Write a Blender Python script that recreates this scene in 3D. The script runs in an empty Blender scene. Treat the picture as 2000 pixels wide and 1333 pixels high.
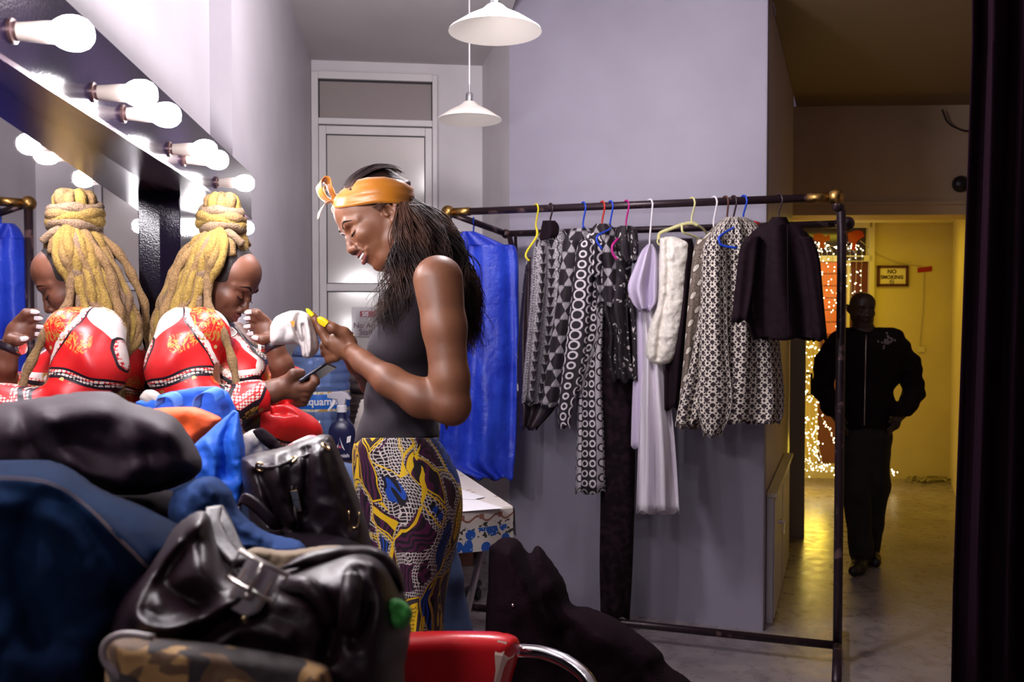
import bpy, math, random
import numpy as np
from mathutils import Vector, Matrix
from mathutils.bvhtree import BVHTree
random.seed(7); np.random.seed(7)
PI = math.pi
S = bpy.context.scene
COL = S.collection
# ------------------------------------------------------------ camera
F = 1731.0; YAW = math.radians(6.95); PIT = math.atan(47.5/F)
CAM = np.array([0, 0, 1.5])
FWD0 = np.array([math.sin(YAW), math.cos(YAW), 0]); RGT = np.array([math.cos(YAW), -math.sin(YAW), 0])
FWD = FWD0*math.cos(PIT)+np.array([0, 0, -math.sin(PIT)]); UP = FWD0*math.sin(PIT)+np.array([0, 0, math.cos(PIT)])
def P(x, y, d):
    "world point seen at photo position x, y and standing d metres in front of the camera"
    return tuple(CAM+d*(FWD+(x-1000)/F*RGT+(666.5-y)/F*UP))
def PA(a):
    a = np.asarray(a, float)
    return CAM+a[:, 2:3]*(FWD+((a[:, 0:1]-1000)/F)*RGT+((666.5-a[:, 1:2])/F)*UP)
def PZ(x, y, z):
    "world point seen at x, y at height z"
    d = FWD+(x-1000)/F*RGT+(666.5-y)/F*UP
    return tuple(CAM+d*(z-1.5)/d[2])
cd = bpy.data.cameras.new('camera'); cam = bpy.data.objects.new('camera', cd); COL.objects.link(cam)
M = Matrix.Identity(4)
for i in range(3):
    M[i][0] = RGT[i]; M[i][1] = UP[i]; M[i][2] = -FWD[i]; M[i][3] = CAM[i]
cam.matrix_world = M
cd.sensor_width = 36; cd.lens = F/2000*36; cd.clip_start = 0.02; cd.clip_end = 100
cd.dof.use_dof = True; cd.dof.focus_distance = 2.3; cd.dof.aperture_fstop = 7.0
S.camera = cam
S.view_settings.view_transform = 'Standard'; S.view_settings.look = 'None'
S.view_settings.gamma = 1; S.view_settings.exposure = 0.7; S.view_settings.use_curve_mapping = False
# ------------------------------------------------------------ scene graph helpers
def tag(o, label=None, cat=None, group=None, kind=None):
    if label: o['label'] = label
    if cat: o['category'] = cat
    if group: o['group'] = group
    if kind: o['kind'] = kind
    return o
def thing(name, label, cat, loc=(0, 0, 0), group=None):
    o = bpy.data.objects.new(name, None); COL.objects.link(o); o.location = loc; o.empty_display_size = .1
    return tag(o, label, cat, group)
def link(name, me, mats, parent=None, smooth=True, label=None):
    o = bpy.data.objects.new(name, me); COL.objects.link(o)
    if not isinstance(mats, (list, tuple)): mats = [mats]
    for m in mats: me.materials.append(m)
    if parent is not None:
        o.parent = parent
        off = parent_loc(parent)
        if off.length: me.transform(Matrix.Translation(-off))
    if smooth and len(me.polygons):
        me.polygons.foreach_set('use_smooth', [True]*len(me.polygons))
    if label: o['label'] = label
    return o
def parent_loc(o):
    return Vector(o.location)+(parent_loc(o.parent) if o.parent else Vector((0, 0, 0)))
class MB:
    "collects shapes in world coordinates for ONE mesh object"
    def __init__(s): s.v = []; s.f = []; s.mi = []; s.uv = []
    def add(s, vs, fs, mi=0, uv=None):
        n = len(s.v); s.v += [tuple(v) for v in vs]; s.f += [tuple(i+n for i in f) for f in fs]; s.mi += [mi]*len(fs)
        s.uv += [tuple(q) for q in uv] if uv is not None else [(0, 0)]*len(vs)
        return s
    def box(s, c, h, ax=None, mi=0):
        c = np.array(c, float); ax = np.eye(3) if ax is None else np.array(ax, float)
        vs = [c+ax[0]*h[0]*i+ax[1]*h[1]*j+ax[2]*h[2]*k for i in (-1, 1) for j in (-1, 1) for k in (-1, 1)]
        fs = [(0, 1, 3, 2), (4, 6, 7, 5), (0, 4, 5, 1), (2, 3, 7, 6), (0, 2, 6, 4), (1, 5, 7, 3)]
        if np.linalg.det(ax) < 0: fs = [f[::-1] for f in fs]
        return s.add(vs, fs, mi)
    def tube(s, pts, r, n=12, mi=0, closed=False, caps=True):
        pts = [np.array(p, float) for p in pts]; m = len(pts)
        rr = r if hasattr(r, '__len__') else [r]*m
        vs = []; prev = None
        for i, p in enumerate(pts):
            if closed: t = pts[(i+1) % m]-pts[i-1]
            else: t = pts[min(i+1, m-1)]-pts[max(i-1, 0)]
            t = t/(np.linalg.norm(t)+1e-12)
            if prev is None:
                a = np.array([0, 0, 1.]) if abs(t[2]) < .9 else np.array([1., 0, 0]); a = a-t*a.dot(t)
            else: a = prev-t*prev.dot(t)
            a /= np.linalg.norm(a)+1e-12; prev = a; b = np.cross(t, a)
            for k in range(n):
                q = 2*PI*k/n; vs.append(p+rr[i]*(math.cos(q)*a+math.sin(q)*b))
        fs = []
        for i in range(m if closed else m-1):
            for k in range(n):
                j = (i+1) % m; fs.append((i*n+k, i*n+(k+1) % n, j*n+(k+1) % n, j*n+k))
        if not closed and caps: fs += [tuple(range(n))[::-1], tuple((m-1)*n+k for k in range(n))]
        uv = [(k/n, i/max(m-1, 1)) for i in range(m) for k in range(n)]
        return s.add(vs, fs, mi, uv)
    def lathe(s, prof, o, axis=(0, 0, 1), n=32, mi=0):
        axis = np.array(axis, float); axis /= np.linalg.norm(axis); o = np.array(o, float)
        a = np.array([1., 0, 0]) if abs(axis[0]) < .9 else np.array([0, 1., 0]); a -= axis*a.dot(axis); a /= np.linalg.norm(a); b = np.cross(axis, a)
        vs = []; uv = []
        for (r, h) in prof:
            for k in range(n):
                q = 2*PI*k/n; vs.append(o+axis*h+r*(math.cos(q)*a+math.sin(q)*b)); uv.append((k/n, h))
        fs = [(i*n+k, i*n+(k+1) % n, (i+1)*n+(k+1) % n, (i+1)*n+k) for i in range(len(prof)-1) for k in range(n)]
        return s.add(vs, fs, mi, uv)
    def ball(s, c, r, n=16, mi=0, sc=(1, 1, 1)):
        c = np.array(c, float); vs = []; m = max(n//2, 4)
        for i in range(m+1):
            t = PI*i/m
            for k in range(n):
                q = 2*PI*k/n; vs.append(c+r*np.array([math.sin(t)*math.cos(q)*sc[0], math.sin(t)*math.sin(q)*sc[1], math.cos(t)*sc[2]]))
        fs = [(i*n+k, (i+1)*n+k, (i+1)*n+(k+1) % n, i*n+(k+1) % n) for i in range(m) for k in range(n)]
        return s.add(vs, fs, mi)
    def prism(s, poly, off, mi=0):
        "polygon of world points pushed along the vector off"
        off = np.array(off, float); m = len(poly); p = [np.array(q, float) for q in poly]
        vs = p+[q+off for q in p]
        fs = [tuple(range(m)), tuple(range(2*m-1, m-1, -1))]+[(i, i+m, (i+1) % m+m, (i+1) % m) for i in range(m)]
        return s.add(vs, fs, mi)
    def build(s, name, mats, parent=None, smooth=False, label=None, bevel=0):
        me = bpy.data.meshes.new(name); me.from_pydata(s.v, [], s.f)
        o = link(name, me, mats, parent, smooth, label)
        me.polygons.foreach_set('material_index', s.mi)
        ul = me.uv_layers.new(name='UVMap'); li = np.empty(len(me.loops), int); me.loops.foreach_get('vertex_index', li)
        ul.data.foreach_set('uv', np.array(s.uv, float)[li].ravel())
        if smooth == 'auto':
            a = [math.radians(35)]
            me.polygons.foreach_set('use_smooth', [True]*len(me.polygons)); me.set_sharp_from_angle(angle=a[0])
        me.validate(); me.update()
        if bevel:
            b = o.modifiers.new('bevel', 'BEVEL'); b.width = bevel; b.segments = 2; b.limit_method = 'ANGLE'; b.harden_normals = False
        return o
def curve(pts, n=8):
    "smooth curve through points (Catmull-Rom)"
    p = [np.array(q, float) for q in pts]; p = [2*p[0]-p[1]]+p+[2*p[-1]-p[-2]]; out = []
    for i in range(1, len(p)-2):
        for k in range(n):
            t = k/n; out.append(.5*((2*p[i])+(p[i+1]-p[i-1])*t+(2*p[i-1]-5*p[i]+4*p[i+1]-p[i+2])*t*t+(-p[i-1]+3*p[i]-3*p[i+1]+p[i+2])*t**3))
    out.append(p[-2]); return out
def interp(rows, n):
    "smoothly resample rows of numbers"
    return np.array(curve(rows, n))
def text(name, s, size, o, right, up, mat, parent, bold=.0, ext=.0004, align='CENTER', label=None, shear=0):
    c = bpy.data.curves.new(name, 'FONT'); c.body = s; c.size = size; c.align_x = align; c.extrude = ext; c.offset = bold; c.resolution_u = 3; c.shear = shear
    t = bpy.data.objects.new(name, c); COL.objects.link(t)
    dg = bpy.context.evaluated_depsgraph_get(); me = bpy.data.meshes.new_from_object(t.evaluated_get(dg))
    bpy.data.objects.remove(t); bpy.data.curves.remove(c)
    r = np.array(right, float); r /= np.linalg.norm(r); u = np.array(up, float); u /= np.linalg.norm(u); nn = np.cross(r, u)
    o = np.array(o, float)
    for v in me.vertices: v.co = Vector(o+r*v.co.x+u*v.co.y+nn*v.co.z)
    return link(name, me, mat, parent, False, label)
# ------------------------------------------------------------ shader helpers
class X:
    def __init__(s, t, k): s.t = t; s.k = k
    def m(s, op, *a, clamp=False):
        n = s.t.nodes.new('ShaderNodeMath'); n.operation = op; n.use_clamp = clamp
        for i, q in enumerate((s,)+a):
            if isinstance(q, X): s.t.links.new(q.k, n.inputs[i])
            else: n.inputs[i].default_value = q
        return X(s.t, n.outputs[0])
    def c(s, v): return X(s.t, s.t_val(v))
    def __add__(s, o): return s.m('ADD', o)
    __radd__ = __add__
    def __mul__(s, o): return s.m('MULTIPLY', o)
    __rmul__ = __mul__
    def __sub__(s, o): return s.m('SUBTRACT', o)
    def __rsub__(s, o): return s.m('MULTIPLY', -1).m('ADD', o)
    def __truediv__(s, o): return s.m('DIVIDE', o)
    def abs(s): return s.m('ABSOLUTE')
    def sin(s): return s.m('SINE')
    def frac(s): return s.m('FRACT')
    def floor(s): return s.m('FLOOR')
    def sqrt(s): return s.m('SQRT')
    def mod2(s): return (s*.5).frac()*2
    def min(s, o): return s.m('MINIMUM', o)
    def max(s, o): return s.m('MAXIMUM', o)
    def lt(s, o): return s.m('LESS_THAN', o)
    def gt(s, o): return s.m('GREATER_THAN', o)
    def sstep(s, a, b):
        n = s.t.nodes.new('ShaderNodeMapRange'); n.interpolation_type = 'SMOOTHSTEP'; s.t.links.new(s.k, n.inputs[0])
        n.inputs[1].default_value = a; n.inputs[2].default_value = b; return X(s.t, n.outputs[0])
class Mat:
    def __init__(s, name, color=(.5, .5, .5), rough=.6, metal=0, **kw):
        s.m = bpy.data.materials.new(name); s.m.use_nodes = True; s.t = s.m.node_tree
        s.b = s.t.nodes['Principled BSDF']; s.set('Base Color', (*color, 1)); s.set('Roughness', rough); s.set('Metallic', metal)
        for k, v in kw.items(): s.set(k.replace('_', ' '), v)
    def set(s, k, v):
        if isinstance(v, X): s.t.links.new(v.k, s.b.inputs[k])
        else: s.b.inputs[k].default_value = v
    def uv(s, sx=1, sy=None):
        n = s.t.nodes.new('ShaderNodeTexCoord'); q = s.t.nodes.new('ShaderNodeSeparateXYZ'); s.t.links.new(n.outputs['UV'], q.inputs[0])
        return X(s.t, q.outputs[0])*sx, X(s.t, q.outputs[1])*(sy or sx)
    def obj(s):
        n = s.t.nodes.new('ShaderNodeTexCoord'); return n.outputs['Object']
    def objxyz(s, k=1):
        q = s.t.nodes.new('ShaderNodeSeparateXYZ'); s.t.links.new(s.obj(), q.inputs[0]); return [X(s.t, q.outputs[i])*k for i in range(3)]
    def vec(s, x, y, z=0.):
        q = s.t.nodes.new('ShaderNodeCombineXYZ')
        for i, v in enumerate((x, y, z)):
            if isinstance(v, X): s.t.links.new(v.k, q.inputs[i])
            else: q.inputs[i].default_value = v
        return q.outputs[0]
    def noise(s, scale=5, detail=3, vec=None, rough=.5, dist=0):
        n = s.t.nodes.new('ShaderNodeTexNoise'); n.inputs['Scale'].default_value = scale; n.inputs['Detail'].default_value = detail
        n.inputs['Roughness'].default_value = rough; n.inputs['Distortion'].default_value = dist
        s.t.links.new(vec if vec is not None else s.obj(), n.inputs['Vector']); return X(s.t, n.outputs[0])
    def voro(s, scale=5, vec=None, feature='F1', rnd=1, out='Distance'):
        n = s.t.nodes.new('ShaderNodeTexVoronoi'); n.feature = feature; n.inputs['Scale'].default_value = scale; n.inputs['Randomness'].default_value = rnd
        s.t.links.new(vec if vec is not None else s.obj(), n.inputs['Vector']); return X(s.t, n.outputs[out])
    def mix(s, fac, a, b):
        n = s.t.nodes.new('ShaderNodeMix'); n.data_type = 'RGBA'
        if isinstance(fac, X): s.t.links.new(fac.k, n.inputs[0])
        else: n.inputs[0].default_value = fac
        for i, v in ((6, a), (7, b)):
            if isinstance(v, X): s.t.links.new(v.k, n.inputs[i])
            else: n.inputs[i].default_value = (*v, 1)
        return X(s.t, n.outputs[2])
    def bump(s, h, strength=.3, dist=.002):
        n = s.t.nodes.new('ShaderNodeBump'); n.inputs['Strength'].default_value = strength; n.inputs['Distance'].default_value = dist
        s.t.links.new(h.k, n.inputs['Height']); s.t.links.new(n.outputs[0], s.b.inputs['Normal']); return s
def mat(name, color, rough=.6, metal=0, bump=None, var=0, vs=8, **kw):
    m = Mat(name, color, rough, metal, **kw)
    if var:
        n = m.noise(vs, 4); c2 = tuple(max(0, q*(1-var)) for q in color); c1 = tuple(q*(1+var*.5) for q in color)
        m.set('Base Color', m.mix(n.sstep(.3, .7), c2, c1))
    if bump: m.bump(m.noise(bump[0], 4), bump[1], bump[2] if len(bump) > 2 else .002)
    return m.m
def emis(name, color, strength):
    m = Mat(name, color, .5); m.set('Emission Color', (*color, 1)); m.set('Emission Strength', strength); return m.m
# ------------------------------------------------------------ field modelling (numpy distance fields -> one continuous skin)
def nets(f, org, h):
    "surface nets: zero level of the field f sampled at org + i*h"
    s = f < 0; nx, ny, nz = f.shape
    cnt = np.zeros((nx-1, ny-1, nz-1), np.float32); acc = np.zeros((nx-1, ny-1, nz-1, 3), np.float32)
    for ax in range(3):
        for a in (0, 1):
            for b in (0, 1):
                sl0 = [None]*3; sl1 = [None]*3; o = [q for q in range(3) if q != ax]
                sl0[ax] = slice(0, -1); sl1[ax] = slice(1, None)
                for q, w in zip(o, (a, b)):
                    sl0[q] = slice(w, f.shape[q]-1+w); sl1[q] = sl0[q]
                f0 = f[tuple(sl0)]; f1 = f[tuple(sl1)]; c = (f0 < 0) != (f1 < 0)
                t = np.where(c, f0/(f0-f1+1e-20), 0)
                cnt += c
                acc[..., ax] += t
                acc[..., o[0]] += c*a; acc[..., o[1]] += c*b
    act = cnt > 0; idx = -np.ones(act.shape, np.int64); idx[act] = np.arange(act.sum())
    ii = np.argwhere(act); v = (ii+acc[act]/cnt[act][:, None])*h+org
    quads = []
    for ax in range(3):
        o = [q for q in range(3) if q != ax]
        sl0 = [slice(1, -1)]*3; sl1 = [slice(1, -1)]*3; sl0[ax] = slice(0, -1); sl1[ax] = slice(1, None)
        s0 = s[tuple(sl0)]; s1 = s[tuple(sl1)]; e = np.argwhere(s0 != s1)
        if not len(e): continue
        fl = s0[tuple(e.T)]; e[:, o[0]] += 1; e[:, o[1]] += 1
        def cell(a, b):
            q = e.copy(); q[:, o[0]] -= a; q[:, o[1]] -= b; return idx[tuple(q.T)]
        q = np.stack([cell(1, 1), cell(0, 1), cell(0, 0), cell(1, 0)], 1)
        if ax == 1: fl = ~fl
        q[~fl] = q[~fl][:, ::-1]; quads.append(q)
    q = np.concatenate(quads); q = q[(q >= 0).all(1)]
    return v, q
class Field:
    "smooth union / subtraction of round cones and ellipsoids on a grid"
    def __init__(s, lo, hi, h):
        s.lo = np.array(lo, float); s.h = np.array([h]*3) if np.isscalar(h) else np.array(h, float)
        s.n = np.ceil((np.array(hi)-s.lo)/s.h).astype(int)+1
        s.f = np.full(s.n, .5, np.float32)
    def sub(s, lo, hi):
        a = np.clip(np.floor((np.array(lo)-s.lo)/s.h).astype(int), 0, s.n); b = np.clip(np.ceil((np.array(hi)-s.lo)/s.h).astype(int)+1, 0, s.n)
        if (b <= a).any(): return None, None
        sl = tuple(slice(i, j) for i, j in zip(a, b))
        g = np.meshgrid(*[(s.lo[i]+s.h[i]*np.arange(a[i], b[i])).astype(np.float32) for i in range(3)], indexing='ij', sparse=True)
        return sl, g
    def op(s, sl, d, k, mode):
        a = s.f[sl]
        if mode == '-':
            d = -d; h = np.clip(.5-.5*(d-a)/k, 0, 1); s.f[sl] = a*h+d*(1-h)+k*h*(1-h) if k > 0 else np.maximum(a, d)
        else:
            h = np.clip(.5+.5*(d-a)/k, 0, 1); s.f[sl] = d*(1-h)+a*h-k*h*(1-h)
    def cone(s, a, b, ra, rb=None, k=.01, mode='+'):
        rb = ra if rb is None else rb; a = np.array(a, float); b = np.array(b, float); m = k+max(ra, rb)+3*s.h.max()
        sl, g = s.sub(np.minimum(a, b)-m, np.maximum(a, b)+m)
        if sl is None: return s
        ab = b-a; L = ab.dot(ab)+1e-12
        t = np.clip(((g[0]-a[0])*ab[0]+(g[1]-a[1])*ab[1]+(g[2]-a[2])*ab[2])/L, 0, 1)
        d = np.sqrt((g[0]-a[0]-t*ab[0])**2+(g[1]-a[1]-t*ab[1])**2+(g[2]-a[2]-t*ab[2])**2)-(ra+(rb-ra)*t)
        s.op(sl, d.astype(np.float32), k, mode); return s
    def chain(s, pts, rs, k=.01, mode='+'):
        for i in range(len(pts)-1): s.cone(pts[i], pts[i+1], rs[i], rs[i+1], k, mode)
        return s
    def ell(s, c, r, R=None, k=.01, mode='+'):
        c = np.array(c, float); r = np.array([r]*3 if np.isscalar(r) else r, float); R = np.eye(3) if R is None else np.array(R)   # rows of R are the ellipsoid's axes
        m = (np.abs(R.T)*r).sum(1)+k+3*s.h.max()
        sl, g = s.sub(c-m, c+m)
        if sl is None: return s
        q = [(g[0]-c[0])*R[i][0]+(g[1]-c[1])*R[i][1]+(g[2]-c[2])*R[i][2] for i in range(3)]
        k0 = np.sqrt(sum((q[i]/r[i])**2 for i in range(3))); k1 = np.sqrt(sum((q[i]/r[i]**2)**2 for i in range(3)))+1e-9
        s.op(sl, (k0*(k0-1)/k1).astype(np.float32), k, mode); return s
    def mesh(s): return nets(s.f, s.lo, s.h)
def np_mesh(name, v, q, mats, parent=None, matfn=None, uvfn=None, label=None, smooth_it=0):
    v = np.array(v, float)
    if smooth_it:
        for _ in range(smooth_it):
            acc = np.zeros_like(v); c = np.zeros(len(v))
            for i in range(4):
                a = q[:, i]; b = q[:, (i+1) % 4]
                for j in range(3): acc[:, j] += np.bincount(a, v[b, j], len(v))+np.bincount(b, v[a, j], len(v))
                c += np.bincount(a, minlength=len(v))+np.bincount(b, minlength=len(v))
            v = .5*v+.5*acc/np.maximum(c, 1)[:, None]
    me = bpy.data.meshes.new(name); n = len(v); m = len(q)
    me.vertices.add(n); me.vertices.foreach_set('co', v.ravel()); me.loops.add(m*4); me.loops.foreach_set('vertex_index', q.ravel().astype(np.int32))
    me.polygons.add(m); me.polygons.foreach_set('loop_start', np.arange(0, m*4, 4, dtype=np.int32)); me.polygons.foreach_set('loop_total', np.full(m, 4, np.int32))
    me.update(calc_edges=True)
    o = link(name, me, mats, parent, True, label)
    if matfn is not None: me.polygons.foreach_set('material_index', matfn(v[q].mean(1)).astype(np.int32))
    if uvfn is not None:
        ul = me.uv_layers.new(name='UVMap'); ul.data.foreach_set('uv', uvfn(v)[q.ravel()].ravel())
    me.validate(); me.update(); return o
def vnoise(p, seed=0):
    "smooth value noise on an (n,3) array"
    p = p+seed*17.13; i = np.floor(p).astype(np.int64); f = p-i; f = f*f*(3-2*f); out = 0
    for a in (0, 1):
        for b in (0, 1):
            for c in (0, 1):
                n = (i[..., 0]+a)*374761393+(i[..., 1]+b)*668265263+(i[..., 2]+c)*2147483647; n = (n ^ (n >> 13))*1274126177 & 0x7fffffff; n = n ^ (n >> 16)
                w = (f[..., 0] if a else 1-f[..., 0])*(f[..., 1] if b else 1-f[..., 1])*(f[..., 2] if c else 1-f[..., 2]); out = out+w*((n % 65536)/65536.)
    return out*2-1
def polydist(poly, x, y):
    "signed distance inside (+) a polygon on grid x, y"
    d = np.full(x.shape, 1e9); ins = np.zeros(x.shape, bool); m = len(poly)
    for i in range(m):
        x0, y0 = poly[i]; x1, y1 = poly[(i+1) % m]; ex, ey = x1-x0, y1-y0
        t = np.clip(((x-x0)*ex+(y-y0)*ey)/(ex*ex+ey*ey+1e-9), 0, 1); d = np.minimum(d, (x-x0-t*ex)**2+(y-y0-t*ey)**2)
        c = ((y0 > y) != (y1 > y)) & (x < (x1-x0)*(y-y0)/(y1-y0+1e-12)+x0); ins ^= c
    return np.where(ins, 1, -1)*np.sqrt(d)
def linedist(pl, x, y):
    d = np.full(x.shape, 1e9)
    for (x0, y0), (x1, y1) in zip(pl[:-1], pl[1:]):
        ex, ey = x1-x0, y1-y0; t = np.clip(((x-x0)*ex+(y-y0)*ey)/(ex*ex+ey*ey+1e-9), 0, 1); d = np.minimum(d, (x-x0-t*ex)**2+(y-y0-t*ey)**2)
    return np.sqrt(d)
def puff(name, poly, D, T, mats, parent=None, R=60, step=4, folds=(), nz=(0, 80), smooth=True, depth=None, uvs=1., label=None, back=.8, sm=1, holes=(), matfn=None):
    """soft body with the outline poly (photo positions), its middle D metres away, T metres thick to the front, rounded over R;
    folds: (polyline, height m, width px); depth(x,y): extra distance"""
    pl = [tuple(q[:2]) for q in curve([(a, b, 0) for a, b in list(poly)+[poly[0]]], 5)[:-1]] if smooth else poly
    xs = [p[0] for p in pl]; ys = [p[1] for p in pl]
    gx = np.arange(min(xs)-3*step, max(xs)+4*step, step); gy = np.arange(min(ys)-3*step, max(ys)+4*step, step)
    x, y = np.meshgrid(gx, gy, indexing='ij'); d = polydist(pl, x, y)
    for hp in holes: d = np.minimum(d, -polydist(hp, x, y))
    u = np.clip(d/R, 0, 1); t = np.sqrt(1-(1-u)**2)*T; t = np.where(d < 0, d/R*T*1.5, t)
    fo = np.zeros_like(t)
    for line, hgt, w in folds:
        c2 = [tuple(q[:2]) for q in curve([(a, b, 0) for a, b in line], 5)]; fo += hgt*np.exp(-(linedist(c2, x, y)/w)**2)
    if nz[0]:
        q = np.stack([x/nz[1], y/nz[1], x*0+.5], -1); fo += nz[0]*(vnoise(q, 1)+.5*vnoise(q*2.1, 2)+.25*vnoise(q*4.3, 3))
    fo *= np.clip(d/(R*.35), 0, 1)
    e = depth(x, y) if depth else 0*x
    hz = max(T/14, .0035); zmax = T+abs(fo).max()+3*hz; gz = np.arange(-zmax, zmax*back+3*hz, hz)
    z = gz[None, None, :]
    f = np.maximum(-z-(t+fo)[..., None], z-(t*back)[..., None]).astype(np.float32)
    v, q = nets(f, np.array([gx[0], gy[0], gz[0]]), np.array([step, step, hz]))
    ix = np.clip(((v[:, 0]-gx[0])/step), 0, len(gx)-1.001); iy = np.clip((v[:, 1]-gy[0])/step, 0, len(gy)-1.001); i0 = ix.astype(int); j0 = iy.astype(int)
    a = ix-i0; b = iy-j0; ev = e[i0, j0]*(1-a)*(1-b)+e[i0+1, j0]*a*(1-b)+e[i0, j0+1]*(1-a)*b+e[i0+1, j0+1]*a*b
    w = PA(np.stack([v[:, 0], v[:, 1], D+ev+v[:, 2]], 1)); uv = np.stack([v[:, 0]*D/F*uvs, -v[:, 1]*D/F*uvs], 1)
    q = q[:, ::-1]
    return np_mesh(name, w, q, mats, parent, None if matfn is None else (lambda c: matfn(v[q].mean(1))), lambda _: uv, label, sm)
def loft(name, rows, mats, parent=None, n=48, sub=6, folds=7, fa=.12, seed=0, D=4.0, th=.06, label=None, cap=True, lean=0, rail=None, uoff=0, thick=None):
    """hanging cloth tube: rows (y, xl, xr[, D[, th[, foldgrow]]]) in photo positions; cross section is a rippled ellipse th metres deep"""
    rr = []
    for i, r in enumerate(rows):
        r = list(r)
        if len(r) < 4: r.append(D)
        if len(r) < 5: r.append(th)
        if len(r) < 6: r.append(min(1, .15+i/(len(rows)-1)*1.0))
        rr.append(r)
    rr = interp(rr, sub); rng = random.Random(seed); ph = [rng.uniform(0, 6.28) for _ in range(6)]
    vs = []; uv = []; per = 0
    wmax = max((r[2]-r[1])/F*r[3] for r in rr)
    for i, r in enumerate(rr):
        y, xl, xr, d, t, g = r; cx = (xl+xr)/2; hw = (xr-xl)/2
        for k in range(n+1):
            a = 2*PI*k/n; ca, sa = math.cos(a), math.sin(a)
            rip = fa*g*(math.sin(folds*a+ph[0]+.6*math.sin(y*.011+ph[4]))+.55*math.sin((folds*1.7//1)*a+ph[1]+y*.006)+.3*math.sin(3*a+ph[2]+y*.02))
            px = cx+hw*ca*(1+rip*.25*(1-abs(ca))); dz = -t*sa*(1+rip*1.6)-t*.35*rip*2
            vs.append(P(px, y+ (4*g*math.sin(folds*a+ph[3]) if i == len(rr)-1 else 0), d+dz))
            uv.append((a/(2*PI)*2.2*wmax+uoff, -y*d/F))
    m = len(rr); fs = [(i*(n+1)+k, i*(n+1)+k+1, (i+1)*(n+1)+k+1, (i+1)*(n+1)+k) for i in range(m-1) for k in range(n)]
    b = MB(); b.add(vs, fs, 0, uv)
    o = b.build(name, mats, parent, True, label)
    s = o.modifiers.new('thickness', 'SOLIDIFY'); s.thickness = .0015; s.offset = -1
    return o
# ============================================================ SETTING
def G(xc, zc, z=0): return np.array([0, 0, z])+RGT*xc+FWD0*zc
CD = G(.352, .936); RD = G(-.936, .352)           # along the passage, along the rack (right to left)
C1 = G(1.195, 4.18); C0 = G(-.013, 4.634)
CEIL = 3.05
wl = mat('painted_plaster', (.46, .43, .47), .55, 0, (60, .15), .06, 3)
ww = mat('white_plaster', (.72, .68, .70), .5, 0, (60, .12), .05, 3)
wg = mat('lavender_grey_plaster', (.34, .315, .395), .55, 0, (50, .2), .10, 1.6)
wpc = mat('dimmed_passage_ceiling', (.22, .15, .09), .7)  # dimness of the passage put into the colour, browner than the main ceiling
wy = mat('dimmed_passage_plaster', (.46, .33, .23), .6, 0, (50, .2), .08, 2)  # passage walls: dim warm light mixed into a darker, browner base
wc = mat('ceiling_paint', (.56, .53, .53), .7, 0, (40, .1), .05, 2)
mf = Mat('polished_concrete', (.2, .17, .18), .22); n1 = mf.noise(2.2, 6, rough=.62); n2 = mf.noise(14, 5)
mf.set('Base Color', mf.mix((n1*.7+n2*.3).sstep(.35, .65), (.20, .165, .18), (.36, .31, .31))); mf.set('Roughness', n2.sstep(.2, .8)*.22+.2); mf.bump(n2, .12)
black = mat('black_paint', (.016, .010, .015), .45)
def wall(name, pts, m, off):
    "slab: polygon pts extruded by off"
    b = MB().prism(pts, off); o = b.build(name, m); o['kind'] = 'structure'; return o
def vwall(name, a, b, z0, z1, m, off):
    a = np.array([a[0], a[1], 0]); b = np.array([b[0], b[1], 0]); z = np.array([0, 0, 1])
    return wall(name, [a+z*z0, b+z*z0, b+z*z1, a+z*z1], m, off)
fl = MB().box((1.5, 4.2, -.05), (5, 6.5, .05)).build('floor', mf.m); fl['kind'] = 'structure'
b = MB(); b.prism([(-.62, -1.2, 0), (-.62, 2.98, 0), (-.55, 2.98, 0), (-.55, 5.62, 0), (-.74, 5.62, 0), (-.74, -1.2, 0)], (0, 0, 3.4)); o = b.build('wall_left', wl); o['kind'] = 'structure'
# end wall with the glazed door
vwall('wall_end', (-.55, 5.5), (.62, 5.5), 0, 3.4, ww, (0, .12, 0))
# return strip between end wall and grey wall
b = MB(); b.prism([(C0[0], C0[1], 0), (.485, 5.5, 0), (.6, 5.5, 0), tuple(C0+CD*.12+RD*-.12)], (0, 0, 3.4)); o = b.build('wall_recess', ww); o['kind'] = 'structure'
# grey wall and its thickness along the passage
E1 = C1+CD*2.23
vwall('wall_grey', C0, C1, 0, 3.4, wg, CD*.12)
wp = mat('pale_pink_plaster', (.55, .47, .50), .45, 0, (60, .12), .05, 3)
vwall('wall_passage_left', C1+RD*.002, E1+RD*.002, 0, 3.4, wp, RD*.12)
# ceilings: main room, lower soffit over the alcove, passage ceiling
o = MB().box((.6, 1.7, 3.4), (2.6, 3.9, .04)).build('ceiling', wc); o['kind'] = 'structure'
a = np.array([C0[0], C0[1], CEIL]); b_ = a-np.array([-.02, 3.0, 0])
wall('ceiling_soffit', [(-.55, 5.5, CEIL), (.49, 5.5, CEIL), tuple(a), (C0[0], 1.2, CEIL), (-.55, 1.2, CEIL)], wc, (0, 0, .3))
q0 = C1-CD*.0; q1 = C1-RD*4.0
wall('ceiling_passage', [tuple(q0+np.array([0, 0, CEIL])), tuple(q1+np.array([0, 0, CEIL])), tuple(q1+CD*5+np.array([0, 0, CEIL])), tuple(q0+CD*5+np.array([0, 0, CEIL]))], wpc, (0, 0, .3))
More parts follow.
